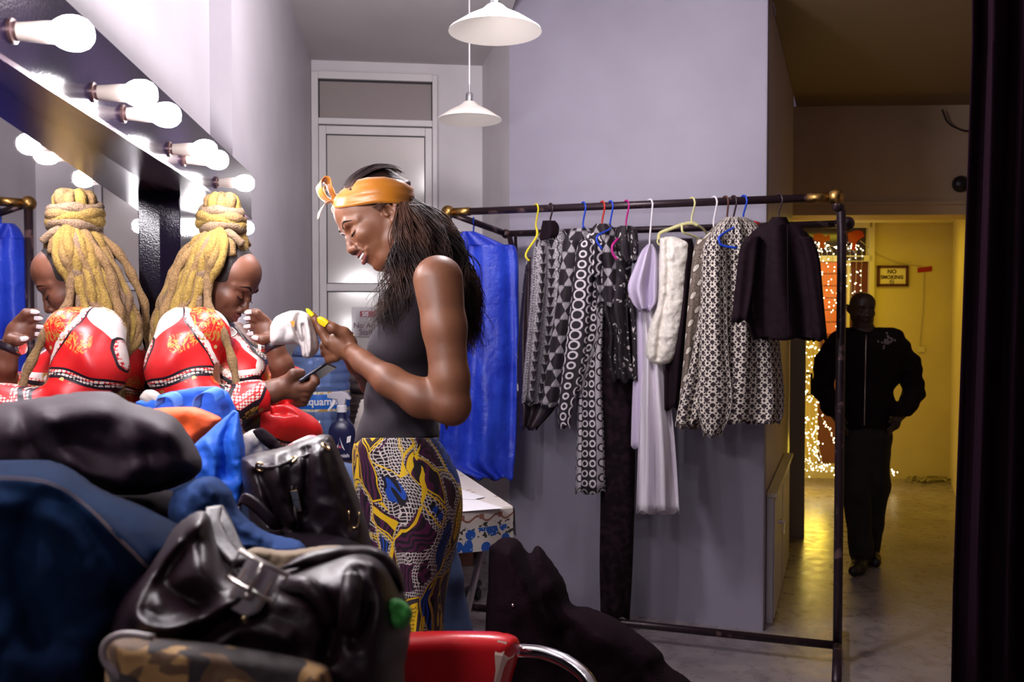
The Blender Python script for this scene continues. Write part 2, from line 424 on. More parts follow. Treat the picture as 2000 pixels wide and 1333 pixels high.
# bulkhead across the passage
B0 = G(1.55, 6.6); BR = np.array(G(1, -.04))     # direction to the right
vwall('wall_bulkhead', B0+BR*-.1, B0+BR*3.6, 2.25, CEIL, wy, FWD0*.35)
o = MB().box(B0+BR*1.75+np.array([0, 0, 2.335])-FWD0*.012, (1.85, .012, .012), [BR, FWD0, (0, 0, 1)]).build('trim_1', wy); o['kind'] = 'structure'
vwall('wall_beyond_left', C1+CD*2.23+RD*.1, C1+CD*4.9+RD*.3, 0, 2.7, wy, RD*.1)
# room beyond: back wall at about 8.2 m
K0 = G(1.2, 8.25); K1 = G(5.4, 8.1); KR = (K1-K0)/np.linalg.norm(K1-K0); KN = np.array([KR[1], -KR[0], 0])*1.0
if KN.dot(FWD0) > 0: KN = -KN
wya = mat('ochre_room_plaster', (.66, .56, .30), .6, 0, (50, .2), .08, 2)
vwall('wall_back', K0, K1, 0, 2.6, wya, FWD0*.1)
o = wall('ceiling_beyond', [tuple(G(.9, 6.9, 2.36)), tuple(G(5.4, 6.9, 2.36)), tuple(G(5.4, 8.3, 2.36)), tuple(G(.9, 8.3, 2.36))], wya, (0, 0, .1))
pr0 = G((1858-1000)/1731*8.2, 8.2); pr1 = G((1886-1000)/1731*6.62, 6.62)
vwall('wall_beyond_right', pr0, pr1+(pr1-pr0)*1.2, 0, 2.4, wya, RGT*.12)
vwall('wall_passage_right', G(3.35, 2.2), G(3.55, 6.62), 0, 3.4, wy, RGT*.12)
def kp(x, y, off=0.0):
    "point on the back wall seen at x, y, off metres in front of it"
    d = FWD+(x-1000)/F*RGT+(666.5-y)/F*UP; t = (K0+KN*off-CAM).dot(KN)/d.dot(KN); return CAM+d*t
UPZ = np.array([0, 0, 1.])
def panel(b, x0, y0, x1, y1, off, th=.02, mi=0, fn=kp, nn=None):
    "box on a wall between two photo corners"
    nn = KN if nn is None else nn
    a = fn(x0, y1, off); c = fn(x1, y0, off); a2 = fn(x1, y1, off); w = a2-a; z = np.array([0, 0, c[2]-a[2]])
    w[2] = 0; b.prism([a, a+w, a+w+z, a+z], nn*th, mi); return b
# window and door wall of the room beyond
wfr = mat('yellowed_door_paint', (.62, .56, .36), .4)
dk = mat('dark_pane', (.03, .02, .035), .12)
sid = Mat('self_glowing_boards', (.75, .16, .05), .6); _, _, oz = sid.objxyz(); ln = (oz*9).frac().lt(.12)
sid.set('Base Color', sid.mix(ln, (.62, .17, .07), (.25, .05, .03))); sid.set('Emission Color', sid.mix(ln, (1, .17, .05), (.3, .04, .01))); sid.set('Emission Strength', .07)  # boards glow by themselves in place of light falling on them
b = MB(); panel(b, 1540, 436, 1553, 940, 0, .05); panel(b, 1690, 436, 1700, 905, 0, .05); panel(b, 1540, 432, 1700, 446, 0, .05); panel(b, 1540, 500, 1700, 512, 0, .05); panel(b, 1648, 512, 1653, 905, 0, .05)
o = b.build('window_1', wfr); o['kind'] = 'structure'
p_ = MB(); panel(p_, 1553, 446, 1690, 500, .004, .01); link_ = p_.build('glass_pane', dk, o, label='dark glass pane above the lit opening')
p_ = MB(); panel(p_, 1596, 512, 1648, 905, .0, .01); p_.build('lower_panel', mat('red_brown_panel', (.16, .05, .03), .4), o); p_ = MB(); panel(p_, 1553, 512, 1596, 905, .004, .01); p_.build('blind', mat('yellow_blind', (.60, .45, .12), .5), o)
p_ = MB(); panel(p_, 1596, 512, 1648, 655, .014, .01); p_.build('glowing_boards', sid.m, o, label='orange boards with a glow put into their material')
p_ = MB(); panel(p_, 1653, 512, 1690, 905, .004, .01); p_.build('side_pane', mat('maroon_blind', (.10, .012, .02), .5), o, label='dark red pane')
b = MB(); panel(b, 1645, 502, 1686, 509, .05, .012); tag(b.build('name_plate', dk), 'small dark plate on the crossbar above the orange boards', 'plate')
# left edge of the passage: tall door edge, low cabinet with key
def cabpt(s, off, z): return C1+CD*s-RD*off+UPZ*z
m_cab = mat('white_cabinet_paint', (.60, .56, .58), .3)
cb = thing('low_cabinet', 'low narrow white cabinet with a key, along the passage wall', 'cabinet', tuple(cabpt(.15, .02, 0)))
b = MB(); b.box(cabpt(.80, .018, .31), (.016, .68, .31), [-RD, CD, UPZ]); b.build('body', m_cab, cb, bevel=.004)
b = MB(); b.box(cabpt(.42, .037, .31), (.003, .27, .29), [-RD, CD, UPZ]); dr = b.build('door', m_cab, cb, bevel=.002)
b = MB(); b.box(cabpt(1.05, .037, .31), (.003, .30, .29), [-RD, CD, UPZ]); b.build('door', m_cab, cb, bevel=.002)
chrome = mat('chrome', (.75, .75, .78), .12, 1)
b = MB(); b.lathe([(0, .012), (.011, .012), (.012, 0)], cabpt(.52, .04, .42), -RD, 16); b.box(cabpt(.52, .056, .415), (.012, .002, .006), [-RD, CD, UPZ]); b.box(cabpt(.52, .062, .385), (.0015, .010, .028), [-RD, CD, UPZ]); b.build('lock_key', chrome, dr, label='key hanging in the lock')
led = mat('cabinet_ledge', (.62, .56, .40), .3)
b = MB(); b.box(cabpt(.80, .028, .632), (.026, .69, .011), [-RD, CD, UPZ]); b.build('top_board', led, cb, bevel=.003)
dl = thing('open_door', 'narrow open door leaf seen edge on at the end of the passage wall', 'door', tuple(cabpt(1.95, .05, 0)))
b = MB(); b.box(cabpt(1.95, .055, 1.0), (.05, .02, 1.0), [-RD, CD, UPZ]); b.build('leaf', mat('grey_door_edge', (.30, .26, .25), .4), dl, bevel=.003)
b = MB(); b.tube([cabpt(1.92, .11, .98), cabpt(1.92, .145, .98), cabpt(1.92, .145, 1.12), cabpt(1.92, .11, 1.12)], .007); b.build('handle', black, dl)
# no smoking sign, tape, wires
sgn = thing('no_smoking_sign', 'framed NO SMOKING sign on the yellow back wall', 'sign', tuple(kp(1742, 559, .02)))
b = MB(); fr = mat('maroon_frame', (.07, .012, .03), .5)
panel(b, 1712, 519, 1773, 524, .004, .02); panel(b, 1712, 555, 1773, 560, .004, .02); panel(b, 1712, 519, 1717, 560, .004, .02); panel(b, 1768, 519, 1773, 560, .004, .02); b.build('frame', fr, sgn)
b = MB(); panel(b, 1714, 521, 1771, 558, .004, .008); b.build('panel', mat('cream_card', (.75, .68, .50), .6), sgn)
ink = mat('dark_ink', (.05, .01, .03), .6)
text('lettering', 'NO', .052, kp(1742, 534.5, .014), KR, UPZ, ink, sgn, .0015)
text('lettering', 'SMOKING', .046, kp(1742, 545, .014), KR, UPZ, ink, sgn, .0015)
c0 = kp(1742, 551, .014); b = MB(); cr = [c0+.019*(math.cos(a)*KR+math.sin(a)*UPZ) for a in np.linspace(0, 2*PI, 20)[:-1]]; b.tube(cr, .0022, 6, closed=True)
b.tube([c0+.018*(-.7*KR+.7*UPZ), c0+.018*(.7*KR-.7*UPZ)], .002, 6); b.tube([c0-.012*KR, c0+.009*KR], .0022, 6); b.build('symbol', ink, sgn, label='no smoking symbol')
tape = mat('red_tape', (.32, .006, .012), .4)
for (x0, y0, x1, y1, lb, sl) in ((1792, 523, 1820, 533, 'strip of red tape beside the framed sign, holding a wire', .25),):
    a = kp(x0, y1, .004); c = kp(x1, y1-sl*12, .004); u = UPZ*.045; tag(MB().prism([a, c, c+u, a+u], KN*.003).build('tape_strip', tape), lb, 'tape')
for poly, lb in (([(1588, 458), (1602, 456), (1612, 462), (1620, 458), (1621, 470), (1611, 472), (1609, 486), (1600, 486), (1601, 474), (1590, 470)], 'red tape tuft at the top of the left bunch of string lights'),
                 ([(1655, 456), (1672, 450), (1684, 452), (1688, 462), (1678, 468), (1672, 474), (1670, 490), (1662, 488), (1664, 474), (1658, 474)], 'red tape tuft at the top of the right bunch of string lights')):
    tag(MB().prism([kp(x, y, .15) for x, y in poly], KN*.006).build('tape_strip', tape), lb, 'tape')
wire = mat('cream_wire', (.35, .30, .16), .5)
b = MB(); b.tube(curve([kp(1680, 470, .07), kp(1712, 495, .03), kp(1760, 514, .03), kp(1800, 520, .012)], 6), .003, 6); b.tube(curve([kp(1805, 532, .01), kp(1803, 600, .01), kp(1797, 675, .01), kp(1802, 690, .01)], 6), .003, 6)
tag(b.build('wall_wire', wire), 'thin wire sagging across the yellow wall to the red tape', 'wire')
b = MB(); b.box(kp(1800, 683, .01), (.03, .006, .025), [KR, KN, UPZ]); tag(b.build('wall_switch', wfr, bevel=.003), 'small pale switch at the end of the hanging wire', 'switch')
b = MB(); b.box(kp(1862, 858, .3)+RGT*.03, (.008, .04, .06), [RGT, FWD0, UPZ]); tag(b.build('wall_socket', wfr, bevel=.003), 'pale wall socket near the floor on the right yellow wall', 'socket')
b = MB(); rng = random.Random(5)
for k in range(5):
    pts = []
    x0 = rng.uniform(1752, 1790)
    for i in range(9): pts.append(PZ(x0+i*rng.uniform(6, 13)+rng.uniform(-5, 5), 933+rng.uniform(-9, 9), .01+.02*rng.random()))
    b.tube(curve(pts, 6), .006, 6)
tag(b.build('cable_heap', wire, None, True), 'tangled pale cable lying along the foot of the back wall', 'cable')
b = MB(); b.lathe([(0, .05), (.035, .05), (.06, .02), (.06, 0), (0, 0)], P(1875, 360, 6.5), -FWD0, 24); tag(b.build('wall_speaker', mat('black_plastic', (.012, .008, .012), .4), None, True), 'round black fixture on the bulkhead near the dark curtain', 'fixture')
b = MB(); zf = FWD0
for (x0, y0, x1, y1) in ((1794, 244, 1890, 245.5), (1794, 334, 1890, 335.5), (1794, 244, 1795.5, 335)):
    a = P(x0, y1, 6.56); c = P(x1, y0, 6.56); b.prism([a, (c[0], c[1], a[2]), c, (a[0], a[1], c[2])], zf*.01)
tag(b.build('access_hatch', mat('hatch_joint', (.10, .06, .04), .7)), 'square access hatch outline on the bulkhead', 'hatch')
b = MB().tube(curve([P(1840, 214, 6.4), P(1852, 240, 6.4), P(1878, 254, 6.4), P(1898, 256, 6.4)], 6), .007, 6); tag(b.build('ceiling_cable', black), 'dark cable looping below the passage ceiling', 'cable')
b = MB().tube(curve([P(1499, -4, 4.2), P(1510, 8, 4.25), P(1514, 30, 4.3)], 6), .006, 6); tag(b.build('corner_cable', mat('grey_cable', (.3, .25, .3), .5)), 'short grey cable at the top corner of the grey wall', 'cable')
# string lights in the far room
fairy = emis('fairy_glow', (1, .84, .50), 12)
def string_lights(label, paths, per, dep, seed, fn, jit=5):
    rng = random.Random(seed); t = thing('string_lights', label, 'string lights', tuple(fn(*paths[0][0], dep)))
    w = MB(); pts = []
    for pl in paths:
        c = [q for q in curve([(x, y, 0) for x, y in pl], 8)]; w.tube([fn(q[0], q[1], dep) for q in c], .0022, 4, caps=False)
        for i in range(per):
            q = c[int((i+rng.random()*.8)/per*(len(c)-1))]; pts.append(fn(q[0]+rng.gauss(0, jit*.5), q[1]+rng.gauss(0, jit), dep+rng.uniform(0, .06)))
    w.build('wire', wire, t); rng.shuffle(pts); me = None
    for p in pts[:100]:
        if me is None:
            b0 = MB(); b0.ball(tuple(t.location), .0046, 6); o = b0.build('bulb', fairy, t); me = o.data; o.location = Vector(p)-t.location; src = o
        else:
            o = src.copy(); COL.objects.link(o); o.location = Vector(p)-t.location
    if len(pts) > 100:
        b0 = MB()
        for p in pts[100:]: b0.ball(p, .0046, 6)
        b0.build('bulb', fairy, t)['kind'] = 'stuff'
rr = random.Random(3)
string_lights('left curtain of fairy lights hung before the orange boards', [[(1600+rr.uniform(-4, 4), 478), (1598+k*9+rr.uniform(-3, 3), 490), (1598+k*10, 560), (1604+k*8+rr.uniform(-4, 4), 600+rr.uniform(0, 85))] for k in range(5)], 15, .07, 11, kp)
string_lights('right curtain of fairy lights hung before the dark red pane', [[(1668, 478), (1650+k*11, 490), (1652+k*10, 540), (1652+k*9+rr.uniform(-4, 4), 570+rr.uniform(0, 70))] for k in range(4)], 11, .07, 12, kp)
string_lights('thick pillar of fairy lights falling to the floor behind the rack post', [[(1556+k*9, 668), (1560+k*8, 740), (1562+k*7+rr.uniform(-6, 6), 830), (1570+k*8+rr.uniform(-8, 8), 905)] for k in range(6)], 34, .35, 13, kp, 8)
string_lights('heap of fairy lights lying on the glossy floor', [[(1552, 915+k*3), (1580, 905+k*5), (1610, 910+k*3), (1636, 915+k*2)] for k in range(4)]+[[(1605, 815), (1620, 840), (1632, 870)], [(1700, 912), (1740, 922), (1752, 922)]], 14, .45, 14, kp, 4)
# ------------------------------------------------------------ the glazed door
alu = mat('pale_aluminium', (.74, .70, .70), .35, .0, None, .04, 5)
gl = Mat('frosted_glass', (.60, .55, .52), .14); gl.set('Specular IOR Level', .9); gl.bump(gl.noise(3, 2), .05)
gl2 = Mat('clear_dim_glass', (.33, .28, .27), .10); gl2.set('Specular IOR Level', .6)
YD = 5.5
def dbox(b, x0, x1, z0, z1, y0, y1, mi=0): return b.box(((x0+x1)/2, (y0+y1)/2, (z0+z1)/2), ((x1-x0)/2, abs(y1-y0)/2, (z1-z0)/2), mi=mi)
b = MB(); dbox(b, -.548, -.507, 0, 2.97, YD-.05, YD); dbox(b, .176, .207, 0, 2.97, YD-.05, YD); dbox(b, -.507, .176, 2.93, 2.975, YD-.05, YD); dbox(b, -.507, .176, 2.657, 2.695, YD-.055, YD)
dfr = b.build('door_1', alu, bevel=.004); dfr['kind'] = 'structure'
b = MB(); dbox(b, -.50, .17, 2.695, 2.93, YD-.02, YD-.012); b.build('transom_pane', gl2.m, dfr)
b = MB()
for x0, x1, z0, z1 in ((-.505, -.462, 0, 2.65), (.132, .174, 0, 2.65), (-.462, .132, 2.60, 2.65), (-.462, .132, 1.654, 1.70), (-.462, .132, 0, .12)): dbox(b, x0, x1, z0, z1, YD-.045, YD-.01)
b.build('leaf_frame', alu, dfr, bevel=.004)
b = MB(); dbox(b, -.462, .132, 1.70, 2.60, YD-.028, YD-.02); b.build('glass_pane', gl.m, dfr)
b = MB(); dbox(b, -.462, .132, .12, 1.654, YD-.028, YD-.02); b.build('glass_pane', gl.m, dfr)
gasket = mat('black_gasket', (.02, .015, .02), .6)
b = MB()
for z0, z1 in ((1.70, 2.60), (.12, 1.654)):
    for x0, x1, a, c in ((-.462, -.457, z0, z1), (.127, .132, z0, z1), (-.462, .132, z1-.005, z1), (-.462, .132, z0, z0+.005)): dbox(b, x0, x1, a, c, YD-.034, YD-.028)
for x0, x1, a, c in ((-.507, -.50, 2.695, 2.93), (.170, .176, 2.695, 2.93), (-.507, .176, 2.92, 2.93)): dbox(b, x0, x1, a, c, YD-.03, YD-.02)
b.build('gasket', gasket, dfr)
b = MB(); dbox(b, -.55, .6, 0, .12, YD-.02, YD); 
o = MB().box((-.1+.44, YD-.012, .06), (.145, .012, .06)).build('baseboard_end', mat('red_brown_skirting', (.11, .04, .03), .5)); o['kind'] = 'structure'
def dp(x, y, off=.04):
    d = FWD+(x-1000)/F*RGT+(666.5-y)/F*UP; t = (YD-off-0)/d[1]; return CAM+d*t
ns = thing('door_notice', 'plastic no access notice taped inside the glazed door, partly behind the hair', 'notice', tuple(dp(720, 630)))
a = dp(687, 658); c = dp(757, 600); b = MB(); b.box(((a[0]+c[0])/2, YD-.036, (a[2]+c[2])/2), ((c[0]-a[0])/2, .004, (c[2]-a[2])/2)); b.build('sheet', mat('plastic_sheet', (.42, .38, .40), .15), ns)
a = dp(703, 619); c = dp(742, 608); b = MB(); b.box(((a[0]+c[0])/2, YD-.043, (a[2]+c[2])/2), ((c[0]-a[0])/2, .002, (c[2]-a[2])/2)); b.build('red_block', mat('notice_red', (.33, .03, .06), .4), ns)
text('lettering', 'No Access', .047, dp(690, 641, .046), (1, 0, 0), UPZ, mat('notice_ink', (.12, .05, .06), .5), ns, .0004, align='LEFT')
text('lettering', 'Staff Only', .047, dp(701, 654, .046), (1, 0, 0), UPZ, bpy.data.materials['notice_ink'], ns, .0004, align='LEFT')
text('lettering', 'SIS', .034, dp(707, 617.5, .048), (1, 0, 0), UPZ, mat('white_ink', (.8, .75, .78), .5), ns, .001, align='LEFT')
b = MB().box(dp(900, 470, .01), (.036, .012, .05)); kpd = tag(b.build('keypad', mat('keypad_black', (.02, .015, .02), .35), bevel=.004), 'small black entry keypad on the white wall right of the door', 'keypad')
b = MB(); c0 = dp(900, 470, .03)
for i in range(3):
    for j in range(4): b.box(c0+np.array([(i-1)*.016, .004, (1.2-j)*.017]), (.005, .003, .005))
b.build('keys', mat('keypad_keys', (.6, .55, .6), .4), kpd)
# ------------------------------------------------------------ pendant lamps
shade_m = Mat('opal_shade', (.86, .80, .74), .35); shade_m.set('Emission Color', (1, .88, .80, 1)); shade_m.set('Emission Strength', .10)  # faint glow put into the shade; the lamp itself is unlit
cordm = mat('white_cord', (.85, .82, .84), .5)
def pendant(px, py, d, label):
    o = np.array(P(px, py, d)); t = thing('pendant_lamp', label, 'lamp', tuple(o), 'cone pendant lamps')
    r = .152
    prof = [(r, 0), (r*.98, .006), (r*.62, .042), (r*.3, .067), (.028, .083), (.020, .088)]; inn = [(.018, .080), (r*.3, .060), (r*.62, .035), (r*.95, .002), (r, 0)]
    MB().lathe(prof+inn[0:], o, n=48).build('lamp_shade', shade_m.m, t, True)
    MB().lathe([(0, .128), (.013, .128), (.017, .12), (.018, .085), (0, .085)], o, n=24).build('lamp_cap', chrome, t, 'auto')
    MB().lathe([(.004, .165), (.005, .125)], o, n=10).build('stem', chrome, t, True)
    MB().tube([o+UPZ*.16, np.array([o[0], o[1], 3.36 if o[1] < 1.1 else CEIL])], .0035, 8).build('cord', cordm, t)
pendant(967, 62, 2.885, 'nearer and larger looking white cone pendant lamp at the top edge')
pendant(917, 235, 4.15, 'farther white cone pendant lamp hanging before the door wall')
# ------------------------------------------------------------ dressing mirror, light board and bulbs
XM = -.55; XF = -.49
boardm = Mat('glossy_black_board', (.004, .0025, .007), .12); boardm.set('Specular IOR Level', .16); boardm.set('Coat Weight', .0); boardm.set('Coat Roughness', .08); boardm.bump(boardm.noise(240, 2), .12, .0015)
lipm = Mat('dark_stained_wood', (.020, .009, .016), .24, Specular_IOR_Level=.25); lipm.bump(lipm.noise(30, 4), .08)
vm = thing('vanity_mirror', 'long wall mirror under a glossy black light board', 'mirror', (XM, 1.6, 1.0))
b = MB(); dbox(b, -.619, XF, 1.822, 1.965, .2, 2.97); b.build('light_board', boardm.m, vm, bevel=.002)
b = MB(); dbox(b, -.619, -.56, 1.25, 1.8215, 2.33, 2.97); b.build('side_board', boardm.m, vm, bevel=.002)
b = MB(); dbox(b, -.618, XF+.001, 1.8155, 1.8225, .2, 2.97); b.build('lower_lip', lipm.m, vm)
mg = mat('mirror_silver', (.80, .78, .82), .012, 1)
b = MB(); n0 = np.array([-.492, .35, 0]); n1_ = np.array([-.610, 2.33, 0])
b.prism([n0+UPZ*1.0, n1_+UPZ*1.0, n1_+UPZ*1.816, n0+UPZ*1.816], (-.003, 0, 0)); b.build('mirror_glass', mg, vm)
glow = emis('bulb_glow', (1, .95, .98), 185)
neckm = mat('white_bulb_neck', (.36, .30, .27), .4); capm = mat('dark_socket', (.06, .03, .03), .35, .5)
src = None
blist = [(1.0, 1.86, 0, 'first bulb of the light board, cut by the top left corner'), (1.195, 1.86, 0, 'whole large bulb nearest the top left corner'), (1.49, 1.857, 0, 'third bulb of the light board from the left'), (1.64, 1.857, 0, 'fourth bulb of the light board, close beside the third'),
 (1.95, 1.853, 0, 'fifth bulb of the light board, above the blonde dreadlocks'), (2.07, 1.853, 0, 'sixth bulb of the light board'), (2.42, 1.853, 0, 'last bulb of the horizontal row, at the corner of the board'), (2.84, 1.776, 1, 'upper bulb of the upright board, beside the hair bun'), (2.86, 1.434, 1, 'lower bulb of the upright board, beside the red shoulder'), (.75, 1.86, 0, 'bulb of the light board beyond the left edge')]
for i, (y, z, _, lb) in enumerate(blist):
    if src is None:
        src = thing('light_bulb', lb, 'bulb', (XF, y, z), 'bulbs of the light board'); o = np.array([XF, y, z])
        b = MB(); r = .0222; pr = [(.0140, .052), (.0180, .058), (.0210, .065), (r, .075), (r*.96, .083), (r*.8, .091), (r*.5, .097), (0, .099)]
        b.lathe(pr, o, (1, 0, 0), 20); b.build('globe', glow, src, True)
        MB().lathe([(.0110, .006), (.0120, .020), (.0140, .040), (.0142, .052)], o, (1, 0, 0), 20).build('neck', neckm, src, True)
        MB().lathe([(.016, 0), (.016, .004), (.0125, .005), (.0118, .009)], o, (1, 0, 0), 20).build('socket', capm, src, 'auto')
    else:
        c = src.copy(); COL.objects.link(c); c.location = (XF if not _ else -.56, y, z); c['label'] = lb
        for ch in src.children:
            k = ch.copy(); COL.objects.link(k); k.parent = c
# ------------------------------------------------------------ dressing counter and near table
cw = mat('dark_counter', (.05, .03, .035), .35, 0, (20, .1))
ct = thing('dressing_counter', 'long dark counter along the mirror wall', 'counter', (-.35, 2.9, 0))
b = MB(); dbox(b, -.548, -.17, .88, .92, 1.52, 4.45); dbox(b, -.618, -.548, .88, .92, 1.52, 2.978); b.build('worktop', cw, ct, bevel=.004)
for y in (1.56, 2.95, 4.38):
    b = MB(); dbox(b, -.54, -.20, 0, .88, y-.02, y+.02); b.build('side_panel', cw, ct)
nt = thing('side_table', 'dark table under the heap of bags and clothes', 'table', (-.25, .95, 0))
b = MB(); dbox(b, -.615, .02, .86, .90, .35, 1.48); b.build('tabletop', cw, nt, bevel=.004)
for x, y in ((-.52, .39), (-.01, .39), (-.52, 1.44), (-.24, 1.44)):
    b = MB(); dbox(b, x-.02, x+.02, 0, .86, y-.02, y+.02); b.build('leg', cw, nt)
# dark curtain on the right
cm = mat('black_curtain_cloth', (.016, .006, .012), .95, 0, (200, .3), Specular_IOR_Level=.05)
b = MB(); vs = []; N = 60
for j, (z) in enumerate((.02, .6, 1.5, 2.4, 3.2)):
    y_ = 619-(z-1.5)/2.9*1731
    for i in range(N+1):
        t = i/N; xl = 1857+(619*2-y_-0)/1238*0+(1-max(0, min(1, (y_)/1333)))*46
        x = xl+t*330; vs.append(P(x, y_, 2.9+.05*math.sin(t*34)+.02*math.sin(t*71+j)))
b.add(vs, [(j*(N+1)+i, j*(N+1)+i+1, (j+1)*(N+1)+i+1, (j+1)*(N+1)+i) for j in range(4) for i in range(N)])
o = b.build('stage_curtain', cm, None, True); tag(o, 'heavy black curtain filling the right edge', 'curtain'); s_ = o.modifiers.new('thickness', 'SOLIDIFY'); s_.thickness = .004
# ------------------------------------------------------------ lights
w = bpy.data.worlds.new('room_world'); S.world = w; w.use_nodes = True; w.node_tree.nodes['Background'].inputs[0].default_value = (.55, .40, .62, 1); w.node_tree.nodes['Background'].inputs[1].default_value = .07
def light(name, kind, loc, energy, color, size=.1, rot=None, **kw):
    l = bpy.data.lights.new(name, kind); l.energy = energy; l.color = color
    if kind == 'AREA': l.size = size
    else: l.shadow_soft_size = size
    for k, v in kw.items(): setattr(l, k, v)
    o = bpy.data.objects.new(name, l); COL.objects.link(o); o.location = loc
    if rot is not None: o.rotation_euler = Vector(rot).to_track_quat('-Z', 'Y').to_euler()
    return o
light('string_glow', 'POINT', tuple(kp(1590, 880, .8)), 4.2, (1, .70, .03), .12)
light('string_glow', 'POINT', tuple(kp(1640, 600, .5)), 1.6, (1, .66, .03), .12)
light('far_room_fill', 'AREA', tuple(G(3.0, 7.4, 2.3)), 3.6, (1, .76, .03), .5, (0, 0, -1))  # added area light spreading the string lights' yellow, no fixture there
light('room_ceiling_lamp', 'POINT', (.36, 2.75, 2.68), 42, (1, .93, .97), .10)
light('vanity_fill', 'POINT', (-.40, -.2, 1.86), 4, (1, .95, .97), .04)  # added fill light past the end of the light board, no bulb there
# ============================================================ RACK
pipe = Mat('black_pipe', (.035, .018, .024), .32, .35); pn = pipe.noise(18, 5); pipe.set('Base Color', pipe.mix(pn.sstep(.58, .66), (.03, .016, .022), (.16, .09, .09))); pipe = pipe.m
brass = mat('worn_brass', (.52, .30, .09), .32, 1, (80, .3), .45, 30)
def rd(x): return 1/(1/4.30+(x-875)/757.*(1/3.75-1/4.30))
def rl(x): return 415-(x-875)/757.*30           # the rail's height in the photo
RB = FWD0*.22
L_ = np.array(P(875, 415, 4.30)); R_ = np.array(P(1632, 385, 3.75)); zt = (L_[2]+R_[2])/2
rk = thing('clothes_rack', 'large black pipe clothes rack with brass ball ends', 'clothes rack', (float(R_[0]), float(R_[1]), 0))
MB().tube([L_, R_], .0175, 16).build('top_rail', pipe, rk, True)
for p, q in ((L_, R_), (R_, L_)):
    dd = (q-p)/np.linalg.norm(q-p); b = MB(); b.ball(p, .034, 24); b.tube([p+dd*.03, p+dd*.115], .0205, 16); b.build('brass_ball', brass, rk, True)
J = np.array(P(988, 457, 4.46)); K = np.array(P(1655, 437, 3.97))
MB().tube([L_+np.array([.03, 0, -.012]), J], .016, 14).build('brace', pipe, rk, True)
b = MB().tube([J, K], .0165, 14); b.ball(J, .024, 16); b.ball(K, .032, 20); b.build('rear_rail', pipe, rk, True)
rp = np.array(P(1640, 404, 3.76)); zb = .085; rb_ = np.array(P(1650, 1266, 3.76)); rb_ = np.array([rp[0]+.01, rp[1], zb])
MB().tube(curve([R_, R_+np.array([.008, 0, -.05]), (rp[0]+.01, rp[1], rp[2]-.1), (rp[0]+.01, rp[1], 1.0), rb_], 4), .019, 16).build('post', pipe, rk, True)
Kx = K+(rp-K)*.0; MB().tube([K-(K-J)/np.linalg.norm(K-J)*.05, (rp[0]+.01, rp[1], K[2])], .013, 10).build('bracket', pipe, rk, True)
lb = np.array([L_[0], L_[1], zb]); MB().tube([L_, lb], .019, 16).build('post', pipe, rk, True)
MB().tube([lb, rb_], .0175, 14).build('bottom_rail', pipe, rk, True)
for q in (rb_, lb):
    b = MB().tube([q-CD*.42, q+CD*.38], .019, 14); b.build('foot_bar', pipe, rk, True)
    for e in (-.40, .36):
        c = q+CD*e; b = MB(); b.tube([c+UPZ*-.01, c-UPZ*.03], .012, 10); b.lathe([(0, -.012), (.028, -.012), (.032, -.006), (.032, .006), (.028, .012), (0, .012)], c-UPZ*.053, RD, 18); b.build('caster', black, rk, 'auto')
# ------------------------------------------------------------ hangers
def plastic(n, c, r=.3): return mat(n, c, r)
HN = dict(yellow=plastic('yellow_plastic', (.80, .66, .02)), blue=plastic('blue_plastic', (.01, .06, .55)), red=plastic('red_plastic', (.55, .03, .02)), magenta=plastic('magenta_plastic', (.50, .01, .22)),
          white=plastic('white_plastic', (.80, .76, .82)), cream=plastic('pale_yellow_plastic', (.72, .68, .32)), brown=plastic('brown_plastic', (.10, .035, .025)), dark=plastic('dark_plastic', (.035, .015, .02)))
def hanger(x, col, label, yb, arms=(), r=.0042, off=0., hooktop=None):
    d = rd(x); y0 = rl(x); p = np.array(P(x, y0, d)); t = thing('clothes_hanger', label, 'hanger', tuple(p), 'hangers on the black rack'); m = HN[col]; R = .0175+r+.0005
    # hook over the rail: in the plane across the rail, seen a little from the side
    ax = FWD0*.8+RGT*-.35; ax /= np.linalg.norm(ax); pts = []
    for a in np.linspace(-.3, PI+.15, 12): pts.append(p+ax*math.cos(a)*R+UPZ*math.sin(a)*R)
    pts = pts[:-1]+[p-ax*(R+.001)-UPZ*.012]
    e = np.array(P(x+off, yb, d)); pts += [e+UPZ*.03, e]
    MB().tube(curve(pts, 3), r, 8).build('hook', m, t, True)
    for a in arms:
        q = [P(u, v, d+w) for u, v, w in a]; MB().tube(curve(q, 4), r*1.25, 8).build('arm', m, t, True)
    return t
hanger(1047, 'yellow', 'bright yellow hanger at the left end of the rack', 447, [[(1048, 445, 0), (1048, 462, -.01), (1030, 490, -.04), (1027, 502, -.05), (1034, 510, -.05)], [(1048, 447, 0), (1053, 462, .05), (1056, 470, .1)]])
hanger(1075, 'dark', 'black hanger of the grey embroidered jacket with the black collar', 440)
hanger(1139, 'blue', 'blue hanger above the left jacket of black and white stars', 446, [[(1139, 443, 0), (1146, 452, .05), (1150, 458, .1)]])
hanger(1176, 'red', 'red hanger close left of a blue one', 445)
hanger(1192, 'blue', 'blue hanger with its bent arm showing beside the magenta one', 446, [[(1194, 443, 0), (1188, 450, -.05), (1168, 460, -.12), (1166, 472, -.13), (1176, 487, -.13)], [(1194, 443, 0), (1197, 452, .04)]])
hanger(1223, 'magenta', 'magenta hanger above the leaf print blouse', 444, [[(1207, 466, -.10), (1196, 480, -.12), (1197, 496, -.12), (1205, 507, -.12)]])
hanger(1269, 'white', 'white hanger carrying the satin top and long white skirt', 480)
ph = hanger(1351, 'cream', 'pale yellow hanger with a wide ribbed bar over the white fur', 437, [[(1352, 437, 0), (1372, 446, .06), (1386, 466, .12)], [(1332, 440, 0), (1334, 454, .0), (1352, 460, .04), (1370, 470, .08)]])
